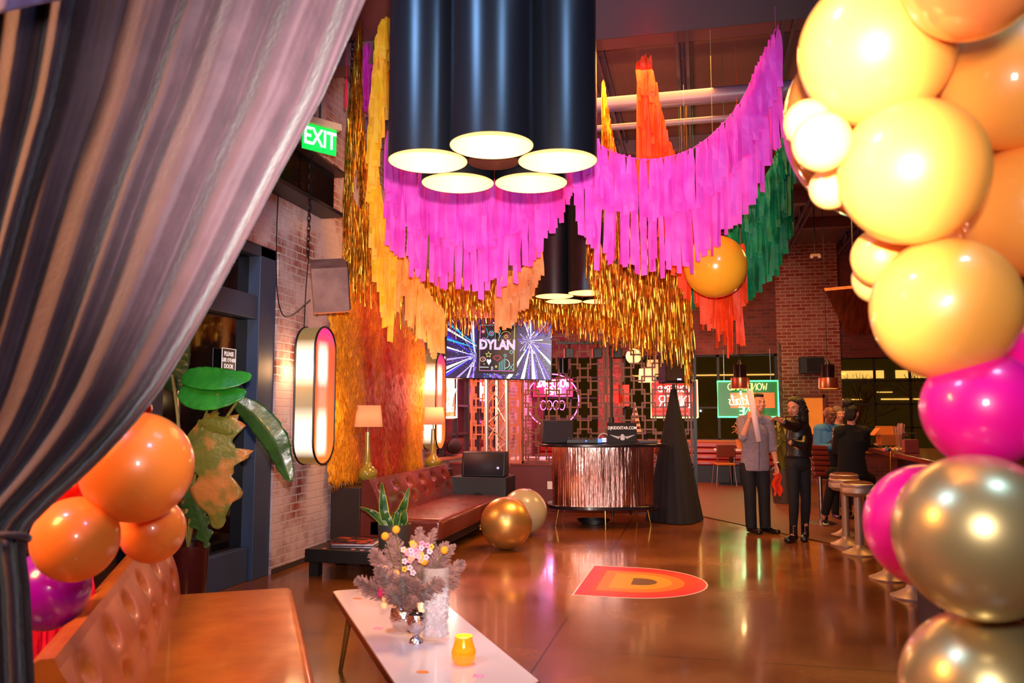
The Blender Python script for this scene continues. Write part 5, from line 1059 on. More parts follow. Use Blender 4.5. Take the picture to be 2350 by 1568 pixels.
# ================================================================== grey velvet curtain in the foreground
edge = [(-420, 1000), (-60, 865), (0, 838), (110, 790), (220, 742), (310, 692), (400, 642), (480, 600), (580, 548), (680, 494), (790, 432), (890, 372), (970, 312), (1040, 248), (1100, 186), (1150, 128), (1200, 78), (1235, 56), (1270, 58), (1350, 68), (1568, 78), (1700, 80)]
def edgex(v):
    for (a, x0), (b, x1) in zip(edge, edge[1:]):
        if a <= v <= b: return x0 + (x1 - x0) * (v - a) / (b - a)
    return edge[-1][1]
FOLDS = []
random.seed(21); s_ = 0.0
while s_ < 1.0:
    w_ = random.uniform(.05, .12); FOLDS.append((s_, w_, random.uniform(.5, 1.25))); s_ += w_
def foldh(s):
    for a, w_, h_ in FOLDS:
        if a <= s < a + w_: return h_ * (math.sin(math.pi * (s - a) / w_) ** 1.3) 
    return 0
def curt(u, v):
    vv = -420 + 2120 * v; x1 = edgex(vv); x0 = -420
    near = max(0, min(1, (vv - 300) / 1000)); s = u
    uu = x0 + (x1 - x0) * s
    amp = .075 * (1 - .55 * near)
    h = foldh(min(.9999, max(0, s + .010 * math.sin(vv * .004 + s * 9)))) + .30 * noise.noise(Vector((s * 30, v * 1.6, 0))) + .03 * noise.noise(Vector((s * 80, v * 5, 4)))
    d = 1.98 - amp * h - .12 * near
    if vv > 1240: d += .02 * math.sin(s * 60)
    return P(uu, vv, d)
velvet = mat('grey_velvet', (66, 44, 52), .8, sheen=.22, noise_rgb=(56, 36, 44), nscale=9, bump=.15, bscale=50)
t = thing('velvet_curtain', 'grey mauve velvet curtain swept aside across the upper left foreground', 'curtain', P(0, 1568, 1.9), 0, W=True)
obj('curtain_panel', MB().grid(curt, 520, 110), velvet, t, fix=False, solid=.003)
def tie(k): a = 2 * math.pi * k / 24; return P(10 + 56 * math.cos(a), 1236 + 8 * math.sin(a), 1.87 + .07 * math.sin(a))
obj('tieback', MB().tube([tie(k) for k in range(25)], .008, 8), velvet, t)
def curt2(u, v): # swag at the very top left
    uu = -200 + 370 * u; lim = 42 - 44 * max(0, u - .4) * 1.9; vv = -300 + (300 + lim) * v
    return P(uu, vv, 1.72 + .03 * math.sin(u * 14 + v * 3) - .03 * v)
tag(obj('ceiling_swag', MB().grid(curt2, 60, 30), mat('violet_cloth', (110, 90, 130), .8, sheen=.4), fix=False, solid=.004), 'pale violet cloth swag at the very top left corner over the curtain', 'cloth')
# ================================================================== bar
WDB = mat('bar_top_wood', (130, 58, 22), .2, noise_rgb=(96, 40, 16), nscale=4, stretch=(8, 1, 1), coat=.4)
t = thing('bar_counter', 'long dark bar counter with polished wood top on the right', 'bar counter', (2.45, 7.0, 0), 0, W=True)
obj('counter_top', MB().span((1.98, 3.2, 1.03), (2.75, 10.6, 1.085)), WDB, t, bevel=.008); obj('front_panel', MB().span((2.28, 3.2, 0), (2.7, 10.5, 1.03)), mat('bar_front', (58, 28, 20), .4), t)
obj('foot_rail', MB().tube([(2.12, 3.3, .2), (2.12, 10.45, .2)], .022), GOLDM, t)
m_ = MB()
for k in range(6): m_.cyl((2.12, 3.5 + k * 1.37, .2), (2.28, 3.5 + k * 1.37, .2), .012)
obj('rail_bracket', m_, GOLDM, t)
tag(obj('bar_column', MB().box((2.92, 9.5, ZC / 2), (.3, .3, ZC)).box((2.92, 9.5, .05), (.34, .34, .1)), mat('dark_column', (44, 18, 18), .6)), 'dark square column behind the magenta balloons at the bar', 'column')
c0 = P(2118, 1100, 5.6); tag(obj('dark_cabinet', MB().span((c0.x + .0, c0.y - .3, 0), (c0.x + .5, c0.y + .3, .95)).span((c0.x - .02, c0.y - .32, .95), (c0.x + .52, c0.y + .32, .98)), BLACK, bevel=.006), 'dark low cabinet half hidden behind the right foreground balloons', 'cabinet')
def stool(x, y, label, proto=None):
    if proto: return dup(proto, (x, y, 0), 0, label)
    t = thing('bar_stool', label, 'stool', (x, y, 0), 0, 'backless bar stools')
    s__ = mat('stool_metal', (190, 165, 150), .45, .55)
    obj('seat', MB().lathe((0, 0, .655), [(0, .10), (.15, .10), (.168, .088), (.172, .07), (.165, .055), (.172, .045), (.172, 0), (.12, -.04), (.05, -.05), (0, -.05)], 36), s__, t)
    obj('cushion', MB().lathe((0, 0, .752), [(0, .022), (.10, .02), (.15, .008), (.158, -.004), (0, -.005)], 32), mat('stool_vinyl', (110, 60, 50), .35), t)
    obj('column', MB().cyl((0, 0, .06), (0, 0, .62), .042, 24), s__, t); obj('base', MB().lathe((0, 0, 0), [(0, .001), (.175, .001), (.175, .014), (.13, .03), (.06, .07), (.043, .10), (0, .10)], 36), s__, t)
    return t
st0 = stool(1.63, 9.40, 'bar stool with tan seat nearest the camera of the two fully visible ones')
stool(1.60, 10.02, 'bar stool just behind the nearest fully visible one', st0)
stool(1.64, 8.05, 'bar stool whose base shows left of the magenta balloon', st0); stool(1.66, 7.30, 'bar stool whose base shows just below the magenta balloon', st0)
stool(1.72, 10.78, 'bar stool the woman with the bun sits on', st0)
# bar chair with striped back for the seated man
bcx = P(1890, 1215, 10.8)
t = thing('bar_chair', 'chrome bar chair with channelled vinyl back behind the curly haired woman', 'chair', (bcx.x, bcx.y, 0), YAW)
VN = mat('channel_vinyl', (120, 46, 36), .25, coat=.4)
m_ = MB()
for k in range(6): m_.box((-.03 + .008 * k, .0, 1.04 - .07 * k), (.34, .05, .07), M=Matrix.Rotation(-.1, 3, 'X') @ Matrix.Rotation(.5, 3, 'Z'))
obj('backrest', m_, VN, t, bevel=.02, bseg=3); obj('seat', MB().lathe((.05, .2, .70), [(0, .06), (.17, .06), (.2, .04), (.2, .01), (.16, 0), (0, 0)], 28), VN, t)
obj('column', MB().cyl((.05, .2, .05), (.05, .2, .70), .03), STEEL, t); obj('base', MB().lathe((.05, .2, 0), [(0, .001), (.2, .001), (.2, .012), (.05, .06), (0, .06)], 28), STEEL, t)
obj('back_bracket', MB().tube([(.05, .2, .70), (0, .05, .66), (-.0, .03, .70)], .014), STEEL, t)
# items on the bar
def oB(u, v): return G(u, v, 1.087)
def bit(name, label, cat, mb, m, **k): return tag(obj(name, mb, m, **k), label, cat)
cbm = mat('cardboard', (206, 120, 50), .8)
def carton(u, v, w_, d_, h_, label, rz=0):
    p = oB(u, v); t = thing('cardboard_box', label, 'box', p, rz); m_ = MB()
    m_.box((0, 0, .006), (w_, d_, .006))
    for s_ in (-1, 1): m_.box((s_ * w_ / 2, 0, h_ / 2), (.006, d_, h_)); m_.box((0, s_ * d_ / 2, h_ / 2), (w_, .006, h_))
    obj('carton', m_, cbm, t, smooth=False)
    for s_, a in ((-1, .6), (1, -.5)): obj('flap', MB().box((s_ * (w_ / 2 + .05), 0, h_ + .045), (.005, d_ * .95, .12), M=Matrix.Rotation(-s_ * .7, 3, 'Y')), cbm, t, smooth=False)
    obj('flap', MB().box((0, d_ / 2 + .02, h_ + .06), (w_ * .95, .005, .12), M=Matrix.Rotation(-.3, 3, 'X')), cbm, t, smooth=False)
carton(2040, 1022, .24, .24, .13, 'open brown cardboard box on the bar in front of the right window', .1)
p = oB(2066, 1028); t = thing('tall_paper_bag', 'tall translucent bag of straws standing on the bar', 'bag', p)
m_ = MB()
for k in range(26): a = random.uniform(0, 6.28); r = random.uniform(0, .035); m_.tube([(r * math.cos(a), r * math.sin(a), .002), (r * 1.8 * math.cos(a), r * 1.8 * math.sin(a), random.uniform(.24, .30))], .005, 5)
o = obj('straws', m_, mat('straw_pink', (240, 190, 170), .5), t); o['kind'] = 'stuff'; obj('holder', MB().lathe((0, 0, 0), [(0, .001), (.045, .001), (.055, .16), (.052, .16), (.042, .006), (0, .006)], 20), mat('holder_clear', (230, 170, 140), .2, trans=.5), t)
random.seed(9)
cols = [(240, 120, 150), (60, 140, 70), (40, 60, 110), (220, 40, 40), (250, 200, 80), (240, 160, 60), (250, 230, 180), (90, 160, 80), (235, 180, 120), (200, 90, 40)]
nm_ = ['pink', 'green', 'navy', 'red', 'yellow', 'amber', 'cream', 'leaf green', 'tan', 'rust']
for k in range(10):
    p = oB(2030 + k * 5.0, 1037 - (k % 2) * 3); bit('candy_packet', nm_[k] + ' wrapped sweet in the row of sweets on the bar edge', 'sweet', MB().ell(p + Vector((0, 0, .021)), (.024, .02, .021), 10).tube([p + Vector((-.03, 0, .02)), p + Vector((.03, 0, .02))], [.008, .008], 6), mat('candy_%d' % k, cols[k], .4)); bpy.context.view_layer.active_layer_collection
p = oB(2090, 1040); t = thing('condiment_caddy', 'dark wooden caddy on the bar beside the dark column', 'caddy', p); obj('caddy_box', MB().box((0, 0, .07), (.14, .12, .14)), mat('caddy_wood', (150, 60, 30), .5), t, bevel=.005); obj('caddy_handle', MB().tube([(-.07, 0, .14), (-.07, 0, .2), (.07, 0, .2), (.07, 0, .14)], .008), BLACK, t)
p = oB(2079, 1022); bit('blue_container', 'small teal container behind the straws on the bar', 'container', MB().lathe(p, [(0, .001), (.05, .001), (.06, .08), (.056, .08), (.046, .006), (0, .006)], 16), mat('teal_plastic', (70, 120, 130), .4))
bit('bead_strand', 'thin gold bead strand hanging off the bar edge', 'beads', MB().tube([(1.972, 9.35, 1.10), (1.965, 9.35, 1.0), (1.965, 9.36, .62)], .006, 6), GOLDM)
# copper pendants, wall speaker, framed picture, canopy, sprinkler
cop = mat('copper_shade', (206, 112, 80), .28, .85); dkc = mat('smoked_glass', (46, 24, 28), .12, .5)
for u, d, lb in ((1699, 12.6, 'copper pendant lamp hanging left of the man above the paper roll'), (1901, 12.6, 'copper pendant lamp hanging in front of the right back window')):
    p = P(u, 892, d); t = thing('copper_pendant', lb, 'pendant light', p, 0, 'copper pendant lamps over the dining side')
    obj('lower_shade', MB().lathe((0, 0, 0), [(.14, 0), (.142, .005), (.142, .165), (.11, .172), (.09, .172)], 36), cop, t); obj('upper_glass', MB().lathe((0, 0, .172), [(.10, 0), (.10, .20), (.07, .205), (0, .205)], 32), dkc, t)
    obj('opal_disc', MB().lathe((0, 0, .01), [(0, 0), (.138, 0), (.138, .01)], 32), glow('opal', (255, 200, 130), 1.6), t); obj('cap', MB().lathe((0, 0, .377), [(.05, 0), (.02, .06), (.008, .08)], 16), BLACK, t); obj('cord', MB().tube([(0, 0, .44), (0, 0, ZC - p.z)], .006), BLACK, t)
    lamp('POINT', 'copper_pendant_light', p + Vector((0, 0, -.12)), 14, (1, .6, .25), None, .06)
p = WY(1862, 839, YB - .25); t = thing('wall_speaker', 'black wall speaker mounted on the brick pillar above the framed picture', 'speaker', p, 0); obj('cabinet', MB().box((0, 0, 0), (.50, .32, .36)), BLACK, t, bevel=.01); obj('grille', MB().box((.06, -.165, 0), (.34, .012, .30)), mat('grille_ws', (14, 12, 14), .8), t); obj('bracket', MB().box((0, .18, 0), (.1, .1, .1)), BLACK, t)
p = WY(1858, 955, YB - .06); t = thing('framed_panel', 'orange lit framed picture on the brick pillar behind the curly haired woman', 'picture', p, 0)
m_ = MB(); 
for s_ in (-1, 1): m_.box((s_ * .32, 0, 0), (.08, .04, .95)); m_.box((0, 0, s_ * .44), (.66, .04, .08))
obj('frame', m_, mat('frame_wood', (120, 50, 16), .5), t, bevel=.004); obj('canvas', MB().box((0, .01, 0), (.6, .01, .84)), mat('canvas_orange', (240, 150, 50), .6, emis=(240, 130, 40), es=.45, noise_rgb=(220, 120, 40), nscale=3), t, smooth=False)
A1 = P(1893, 668, 11.5); t = thing('wood_canopy', 'angled wooden canopy hanging above the bar at right', 'canopy', A1, 0, W=True)
pts = [P(1893, 668, 11.5), P(1985, 661, 11.8), P(2200, 640, 12.2), P(2200, 764, 12.6), P(2010, 768, 12.6), P(1942, 766, 12.4)]
pts = [P(1893, 668, 11.5), P(2200, 640, 11.5), P(2200, 766, 12.2), P(1944, 768, 12.2)]
obj('plank_soffit', MB().prism(pts, (0, .06, .05)), mat('canopy_wood', (150, 60, 24), .5, noise_rgb=(90, 36, 18), nscale=3, stretch=(6, 1, 1)), t, smooth=False)
obj('hanging_rod', MB().cyl(P(1960, 664, 11.6), Vector((P(1960, 664, 11.6).x, P(1960, 664, 11.6).y, ZC)), .01), BLACK, t)
p = P(1871, 586, 13.5); t = thing('emergency_light', 'small pale emergency light mounted high in the dark beside the balloons', 'light', p, 0); obj('housing', MB().box((0, 0, 0), (.16, .06, .05)), mat('em_housing', (210, 170, 140), .5), t, bevel=.01); obj('lamp_head', MB().ell((-.06, -.03, -.03), .03, 12), WHITE, t); obj('lamp_head', MB().ell((.06, -.03, -.03), .03, 12), WHITE, t); obj('stem', MB().cyl((0, 0, .02), (0, 0, ZC - p.z), .008), BLACK, t)
# dining chair by the banquette and plants
c = G(1663, 1118); t = thing('dining_chair', 'brown vinyl dining chair with chrome legs before the red banquette', 'chair', (c.x, c.y + .2, 0), YAW)
vb = mat('brown_vinyl', (110, 46, 26), .35)
obj('seat', MB().box((0, 0, .46), (.40, .40, .05)), mat('tan_seat', (190, 110, 40), .4), t, bevel=.02, bseg=3); obj('backrest', MB().box((0, -.19, .74), (.40, .035, .26)), vb, t, bevel=.03, bseg=3)
for sx in (-1, 1):
    for sy in (-1, 1): obj('leg', MB().tube([(sx * .17, sy * .17, .44), (sx * .21, sy * .20, 0)], .012), STEEL, t)
    obj('back_post', MB().tube([(sx * .17, -.18, .44), (sx * .18, -.20, .80)], .012), STEEL, t)
def bushy(u, v, d, zb, h_, label, mL, mP, nl=16, wl=.05, potr=.14, poth=.26):
    p = P(u, v, d); p.z = zb; t = thing('potted_plant', label, 'plant', p, 0); obj('pot', MB().lathe((0, 0, 0), [(0, .001), (potr * .75, .001), (potr, poth), (potr * .92, poth), (potr * .9, poth - .03), (0, poth - .03)], 24), mP, t)
    for k in range(nl):
        a = random.uniform(0, 6.28); r = random.uniform(.12, .30) * h_ / .7; hz = poth + random.uniform(.35, 1) * h_
        leaf([(0, 0, poth - .04), (r * .3 * math.cos(a), r * .3 * math.sin(a), poth + (hz - poth) * .5), (r * .8 * math.cos(a), r * .8 * math.sin(a), hz * .95), (r * 1.3 * math.cos(a), r * 1.3 * math.sin(a), hz * random.uniform(.75, .98))], lambda s: wl * math.sin(math.pi * min(.98, max(.03, s))), mL, 'leaf', t, nrm=Vector((math.cos(a) * .5, math.sin(a) * .5, -.8)).normalized() * -1, n=4)
    return t
bushy(1702, 1035, 17.2, .765, .50, 'gold leaved plant on the white table behind the man', mat('gold_leaf', (220, 150, 80), .5), mat('gold_pot', (190, 130, 60), .4), 18, .04, .12, .2)
bushy(1797, 1100, 13.6, .01, .95, 'leafy green floor plant in a grey pot between the man and woman', mat('olive_leaf', (110, 104, 36), .5), mat('grey_pot', (70, 56, 50), .6), 22, .05, .22, .55)
# warm clutter behind: strips of light over the windows inside
# ================================================================== people
def V(*a): return Vector(a)
def hand(mb, wr, d, n, thumb, curl=.5, s=1.0):
    d = Vector(d).normalized(); n = Vector(n); n = (n - d * n.dot(d)).normalized(); sd = d.cross(n) * thumb      # n: palm normal, sd: thumb side
    c = wr + d * .05 * s
    for k in (-1.5, -.5, .5, 1.5): mb.tube([wr, wr + d * .045 * s + sd * k * .016, wr + d * .088 * s + sd * k * .021], [.016 * s, .0135 * s, .0105 * s], 8)
    mb.ell(c, (.012, .012, .012), 8)
    for k, L_ in ((1.5, .070), (.5, .080), (-.5, .075), (-1.5, .058)):
        p0 = wr + d * .086 * s + sd * k * .022; a = curl; d1 = (d * math.cos(a * .6) + n * math.sin(a * .6)); d2 = (d * math.cos(a * 1.5) + n * math.sin(a * 1.5)); d3 = (d * math.cos(a * 2.3) + n * math.sin(a * 2.3)); L_ *= s
        spr = sd * k * .004; mb.tube([p0, p0 + d1 * L_ * .42 + spr, p0 + d1 * L_ * .42 + d2 * L_ * .32 + spr, p0 + d1 * L_ * .42 + d2 * L_ * .32 + d3 * L_ * .26 + spr], [.0095 * s, .009 * s, .008 * s, .0065 * s], 8)
    t0 = wr + d * .022 * s + sd * .022; mb.tube([t0, t0 + (sd * .8 + d * .5 + n * .3) * .036 * s, t0 + (sd * .8 + d * .5 + n * .3) * .036 * s + (d * .8 + sd * .25 + n * .5) * .034 * s], [.013 * s, .0105 * s, .0075 * s], 8)
def Rh(yaw, pitch, roll=0): return Matrix.Rotation(yaw, 3, 'Z') @ Matrix.Rotation(roll, 3, 'Y') @ Matrix.Rotation(pitch, 3, 'X')
def head_skin(mb, c, R, s=1.0):
    def e(p, r): mb.ell(c + R @ (V(*p) * s), tuple(x * s for x in r), 20, M=R)
    e((0, .012, .03), (.074, .094, .086)); e((0, -.022, -.02), (.064, .068, .082)); e((0, -.046, -.078), (.038, .034, .030)); e((0, -.075, .020), (.046, .016, .012))
    e((-.036, -.058, -.028), (.024, .026, .026)); e((.036, -.058, -.028), (.024, .026, .026)); e((0, -.078, -.060), (.024, .016, .018))
    for sx in (-1, 1): e((sx * .075, .008, -.006), (.011, .020, .031))
    mb.tube([c + R @ (V(0, -.086, .016) * s), c + R @ (V(0, -.100, -.010) * s), c + R @ (V(0, -.108, -.030) * s)], [.007 * s, .010 * s, .013 * s], 8); e((-.010, -.096, -.034), (.008, .009, .007)); e((.010, -.096, -.034), (.008, .009, .007))
def face_parts(t, c, R, s, browm, lipm, mouth=0.0, eyes=True, facial=None):
    ew = mat('eye_white', (176, 150, 136), .4); ei = mat('iris_dark', (26, 14, 10), .2)
    for sx in (-1, 1):
        p = c + R @ (V(sx * .029, -.0800, .002) * s); o = obj('eye', MB().ell(p, (.0125 * s, .008 * s, .0058 * s), 12, M=R), ew, t); obj('iris', MB().ell(c + R @ (V(sx * .029 - .001, -.0865, .002) * s), (.0060 * s, .004 * s, .0056 * s), 10, M=R), ei, o)
        obj('eyebrow', MB().tube([c + R @ (V(sx * .013, -.0925, .019) * s), c + R @ (V(sx * .030, -.0905, .026) * s), c + R @ (V(sx * .047, -.077, .021) * s)], [.003 * s, .0042 * s, .002 * s], 6), browm, t)
    m_ = MB(); m_.tube([c + R @ (V(-.021, -.084, -.058 + 0) * s), c + R @ (V(0, -.0945, -.053 + .004) * s), c + R @ (V(.021, -.084, -.058) * s)], [.002 * s, .0045 * s, .002 * s], 8)
    m_.tube([c + R @ (V(-.021, -.084, -.059) * s), c + R @ (V(0, -.093, -.066 - mouth) * s), c + R @ (V(.021, -.084, -.059) * s)], [.002 * s, .005 * s, .002 * s], 8); o = obj('lips', m_, lipm, t)
    if mouth: obj('open_mouth', MB().ell(c + R @ (V(0, -.088, -.060 - mouth / 2) * s), (.012 * s, .006 * s, .007 * s + mouth * .5), 10, M=R), mat('mouth_dark', (50, 12, 10), .5), o)
def joints(mb, J, r0=.074, r1=.060):
    for i in (0, 1): mb.ell(J['sh'][i], (r0, r0, r0), 14); mb.ell(J['el'][i], (r1, r1, r1), 14)
def person(label, loc, rz, J, skin, name='person'):
    t = thing(name, label, 'person', loc, rz); s = J.get('s', 1.0); mb = MB(); b = J.get('b', 1.0)
    head_skin(mb, J['head'], J['R'], s)
    mb.tube([J['neck'] + V(0, .01, -.03), J['neck'], J['head'] + J['R'] @ V(0, .015, -.05)], [.07 * b, .052 * b, .050 * b], 14)
    mb.ell(J['chest'], (.155 * b, .105 * b, .17), 20); mb.ell(J['waist'], (.130 * b, .098 * b, .14), 20); mb.ell(J['pelvis'], (.155 * b, .110 * b, .12), 20)
    mb.tube([J['sh'][0], J['neck'] + V(0, 0, -.03), J['sh'][1]], [.05 * b, .065 * b, .05 * b], 12)
    for i in (0, 1):
        mb.tube([J['sh'][i], J['sh'][i].lerp(J['el'][i], .5), J['el'][i]], [.052 * b, .046 * b, .040 * b], 12); mb.tube([J['el'][i], J['el'][i].lerp(J['wr'][i], .35), J['wr'][i]], [.040 * b, .040 * b, .025 * b], 12)
        h_ = J['hand'][i]; hand(mb, J['wr'][i], h_[0], h_[1], h_[2], h_[3], J.get('hs', .95))
        mb.tube([J['hip'][i], J['hip'][i].lerp(J['kn'][i], .5), J['kn'][i]], [.085 * b, .072 * b, .055 * b], 14); mb.tube([J['kn'][i], J['kn'][i].lerp(J['an'][i], .35), J['an'][i]], [.054 * b, .055 * b, .036 * b], 14)
        mb.tube([J['an'][i], J['an'][i] + V(0, 0, -.03), J['toe'][i]], [.034, .034, .026], 10)
    obj('body', mb, skin, t, remesh=.0055)
    return t
def shoe(t, an, toe, m, hi=.09, name='shoe', w_=.045):
    mb = MB(); d = Vector((toe.x - an.x, toe.y - an.y, 0)).normalized(); heel = Vector((an.x, an.y, .035)) - d * .05; tt_ = Vector((toe.x, toe.y, .03)) + d * .05
    mb.tube([heel - d * .01, heel + d * .05, heel.lerp(tt_, .55), tt_, tt_ + d * .012], [.036, .042, w_ * .98, w_ * .82, .02], 14); mb.tube([Vector((an.x, an.y, .04)), Vector((an.x, an.y, hi))], [.048, .046], 14)
    sole = MB(); sole.tube([heel - d * .02 + V(0, 0, -.022), heel.lerp(tt_, .5) + V(0, 0, -.018), tt_ + V(0, 0, -.017)], [.036, .048, .036], 12, flat=.25, ref=d.cross(V(0, 0, 1)))
    mb.v = [V(v.x, v.y, max(v.z, .004)) for v in mb.v]; o = obj(name, mb, m, t, remesh=.008)
    return o
LIP = mat('lips_rose', (176, 84, 70), .4)
BLKP = mat('trouser_black', (20, 18, 22), .8); SHOEM = mat('shoe_leather', (18, 14, 14), .22, coat=.4)
# --- standing man with the paper roll
loc = G(1744, 1224); J = dict(s=1.04, b=1.0, head=V(.022, -.02, 1.635), R=Rh(.22, .0), neck=V(-.01, .0, 1.49), chest=V(-.03, .01, 1.24), waist=V(-.03, .01, 1.02), pelvis=V(-.04, .02, .90),
    sh=[V(-.19, 0, 1.405), V(.15, .01, 1.40)], el=[V(-.235, -.17, 1.20), V(.20, .03, 1.09)], wr=[V(-.172, -.245, 1.425), V(.215, -.04, .86)], hand=[(V(.05, -.0, .35), V(.9, .25, 0), -1, .95), (V(.06, -.12, -1), V(-.8, -.3, 0), 1, .6)],
    hip=[V(-.13, .02, .88), V(.05, .02, .88)], kn=[V(-.115, -.01, .49), V(.07, .01, .49)], an=[V(-.10, .03, .09), V(.085, .06, .09)], toe=[V(-.06, -.13, .03), V(.17, -.09, .03)])
t = person('man in an untucked grey shirt and black trousers holding a long white paper roll', loc, YAW, J, SKIN)
GS = mat('shirt_grey', (150, 132, 140), .85, noise_rgb=(134, 116, 126), nscale=30, bump=.3, bscale=14)
mb = MB(); mb.ell(J['chest'], (.178, .128, .175), 20)
mb.loft([(V(-.035, .01, .78), .178, .125), (V(-.035, .01, .90), .182, .132), (V(-.03, .01, 1.05), .166, .124), (V(-.03, .01, 1.22), .172, .126), (V(-.025, .01, 1.33), .15, .11)], 28)
mb.tube([J['sh'][0], J['neck'] + V(0, .01, -.045), J['sh'][1]], [.066, .072, .066], 12)
for i in (0, 1):
    q = J['sh'][i].lerp(J['el'][i], 1.0 if i else .85); mb.tube([J['sh'][i], q], [.070, .060], 12)
mb.tube([J['el'][1], J['el'][1].lerp(J['wr'][1], .35)], [.058, .050], 12)
joints(mb, J, .076, .058); obj('shirt', mb, GS, t, remesh=.010)
cl = MB()
for sx in (-1, 1): cl.add([V(-.01 + sx * .005, -.088, 1.455), V(-.01 + sx * .065, -.035, 1.52), V(-.01 + sx * .085, -.06, 1.485), V(-.01 + sx * .04, -.112, 1.425)], [(0, 1, 2, 3)])
obj('collar', cl, GS, t, solid=.006)
pk = MB(); pk.tube([V(-.012, -.112, 1.42), V(-.012, -.132, 1.25), V(-.02, -.132, 1.05), V(-.03, -.132, .80)], .006, 6); obj('placket', pk, mat('shirt_seam', (96, 80, 92), .8), t)
mb = MB(); mb.ell(J['pelvis'] + V(0, 0, -.02), (.165, .118, .12), 20)
for i in (0, 1): mb.tube([J['hip'][i], J['hip'][i].lerp(J['kn'][i], .5), J['kn'][i], J['kn'][i].lerp(J['an'][i], .5), J['an'][i] + V(0, -.01, -.03)], [.100, .090, .076, .072, .070], 16)
obj('trousers', mb, BLKP, t, remesh=.010)
for i in (0, 1): shoe(t, J['an'][i], J['toe'][i], SHOEM)
hc, HR = J['head'], J['R']
mb = MB(); 
for p_, r_ in (((0, .022, .050), (.078, .092, .078)), ((0, -.03, .092), (.055, .052, .030)), ((0, .06, .0), (.066, .052, .07)), ((-.066, .012, .032), (.014, .04, .032)), ((.066, .012, .032), (.014, .04, .032))): mb.ell(hc + HR @ (V(*p_) * 1.02), r_, 18, M=HR)
obj('hair', mb, HAIR, t, remesh=.008)
face_parts(t, hc, HR, 1.02, HAIR, LIP)
obj('wristwatch', MB().tube([J['wr'][1] + V(.034 * math.cos(a), .034 * math.sin(a), .02 + .004 * math.cos(a)) for a in [k * math.pi / 10 for k in range(21)]], .008, 6), mat('watch_metal', (200, 190, 190), .3, .6), t)
M_ = Matrix.Translation(loc) @ Matrix.Rotation(YAW, 4, 'Z')
r0, r1 = M_ @ V(-.172, -.31, 1.79), M_ @ V(-.07, -.30, 1.155)
pr = thing('paper_roll', 'long pale pink white paper roll held up by the man in grey', 'paper roll', r1, 0, W=True)
obj('rolled_sheet', MB().tube([r1, r0], .036, 24, cap=False), mat('paper_pinkish', (246, 214, 216), .7), pr, solid=.002)
obj('inner_coil', MB().tube([r1.lerp(r0, .01), r1.lerp(r0, .99)], .026, 20, cap=False), mat('paper_inner', (220, 180, 184), .8), pr, solid=.002)
m_ = MB()
for k in range(5): q = r1.lerp(r0, .50 + .022 * k) + M_.to_3x3() @ V(.022, -.029, 0); m_.box(q, (.008, .004, .008), YAW)
obj('printed_mark', m_, BLACK, pr)
rc = MB(); wc = M_ @ V(.215, -.06, .76)
def cloth_(u, v): return wc + RT * ((u - .5) * (.07 + .05 * v) + .015 * math.sin(v * 9)) + FW * (.025 * math.sin(u * 9 + v * 4)) + V(0, 0, -.27 * v - .03 * math.sin(u * 12) * v)
tag(obj('red_cloth', MB().grid(cloth_, 16, 16), ORM, fix=False, solid=.004), 'bright orange red streamer piece hanging from the hand of the man in grey', 'cloth')
# --- woman with curly hair pointing
loc = G(1825, 1243); J = dict(s=.97, b=.86, head=V(.032, -.02, 1.575), R=Rh(-.80, .22), neck=V(.085, .0, 1.435), chest=V(.085, .0, 1.24), waist=V(.075, .0, 1.05), pelvis=V(.07, .02, .93),
    sh=[V(.00, -.12, 1.355), V(.18, .10, 1.35)], el=[V(-.145, -.30, 1.365), V(.06, -.17, 1.13)], wr=[V(-.27, -.46, 1.415), V(-.10, -.19, 1.165)], hand=[(V(-.7, -.3, .30), V(.3, -.2, -.8), 1, .35), (V(.85, -.05, -.30), V(.1, .8, -.1), 1, .25)],
    hip=[V(.0, .0, .90), V(.14, .05, .90)], kn=[V(-.01, -.03, .49), V(.155, .04, .49)], an=[V(-.01, .02, .10), V(.155, .10, .10)], toe=[V(-.11, -.10, .03), V(.10, -.02, .03)])
t = person('woman with long curly dark hair in a black leather jacket pointing past the man', loc, YAW, J, SKIN2)
LJ = mat('jacket_leather', (26, 17, 15), .42, bump=.4, bscale=12, coat=.12)
mb = MB(); mb.loft([(V(.075, .01, .985), .158, .125), (V(.075, .0, 1.06), .145, .115), (V(.085, .0, 1.2), .158, .12), (V(.085, .0, 1.33), .140, .105), (V(.085, .0, 1.40), .10, .085), (V(.08, .0, 1.47), .072, .07)], 28)
mb.tube([J['sh'][0], J['neck'] + V(0, .01, -.05), J['sh'][1]], [.062, .062, .062], 12)
for i in (0, 1): mb.tube([J['sh'][i], J['el'][i]], [.064, .055], 12); mb.tube([J['el'][i], J['wr'][i].lerp(J['el'][i], .12)], [.055, .044], 12)
joints(mb, J, .068, .056); obj('leather_jacket', mb, LJ, t, remesh=.010)
mb = MB(); mb.ell(J['pelvis'] + V(0, 0, -.01), (.150, .118, .12), 20)
for i in (0, 1): mb.tube([J['hip'][i], J['hip'][i].lerp(J['kn'][i], .5), J['kn'][i], J['kn'][i].lerp(J['an'][i], .35), J['an'][i] + V(0, 0, .08)], [.090, .076, .058, .058, .046], 16)
obj('leggings', mb, BLKP, t, remesh=.010)
for i in (0, 1): shoe(t, J['an'][i], J['toe'][i], SHOEM, .22, 'ankle_boot', .05)
hc, HR = J['head'], J['R']; random.seed(4)
mb = MB()
for p_, r_ in (((0, .028, .050), (.082, .096, .078)), ((0, .07, -.01), (.075, .06, .09)), ((.062, .03, -.02), (.026, .05, .08)), ((-.066, .03, .0), (.020, .045, .06))): mb.ell(hc + HR @ V(*p_), r_, 18, M=HR)
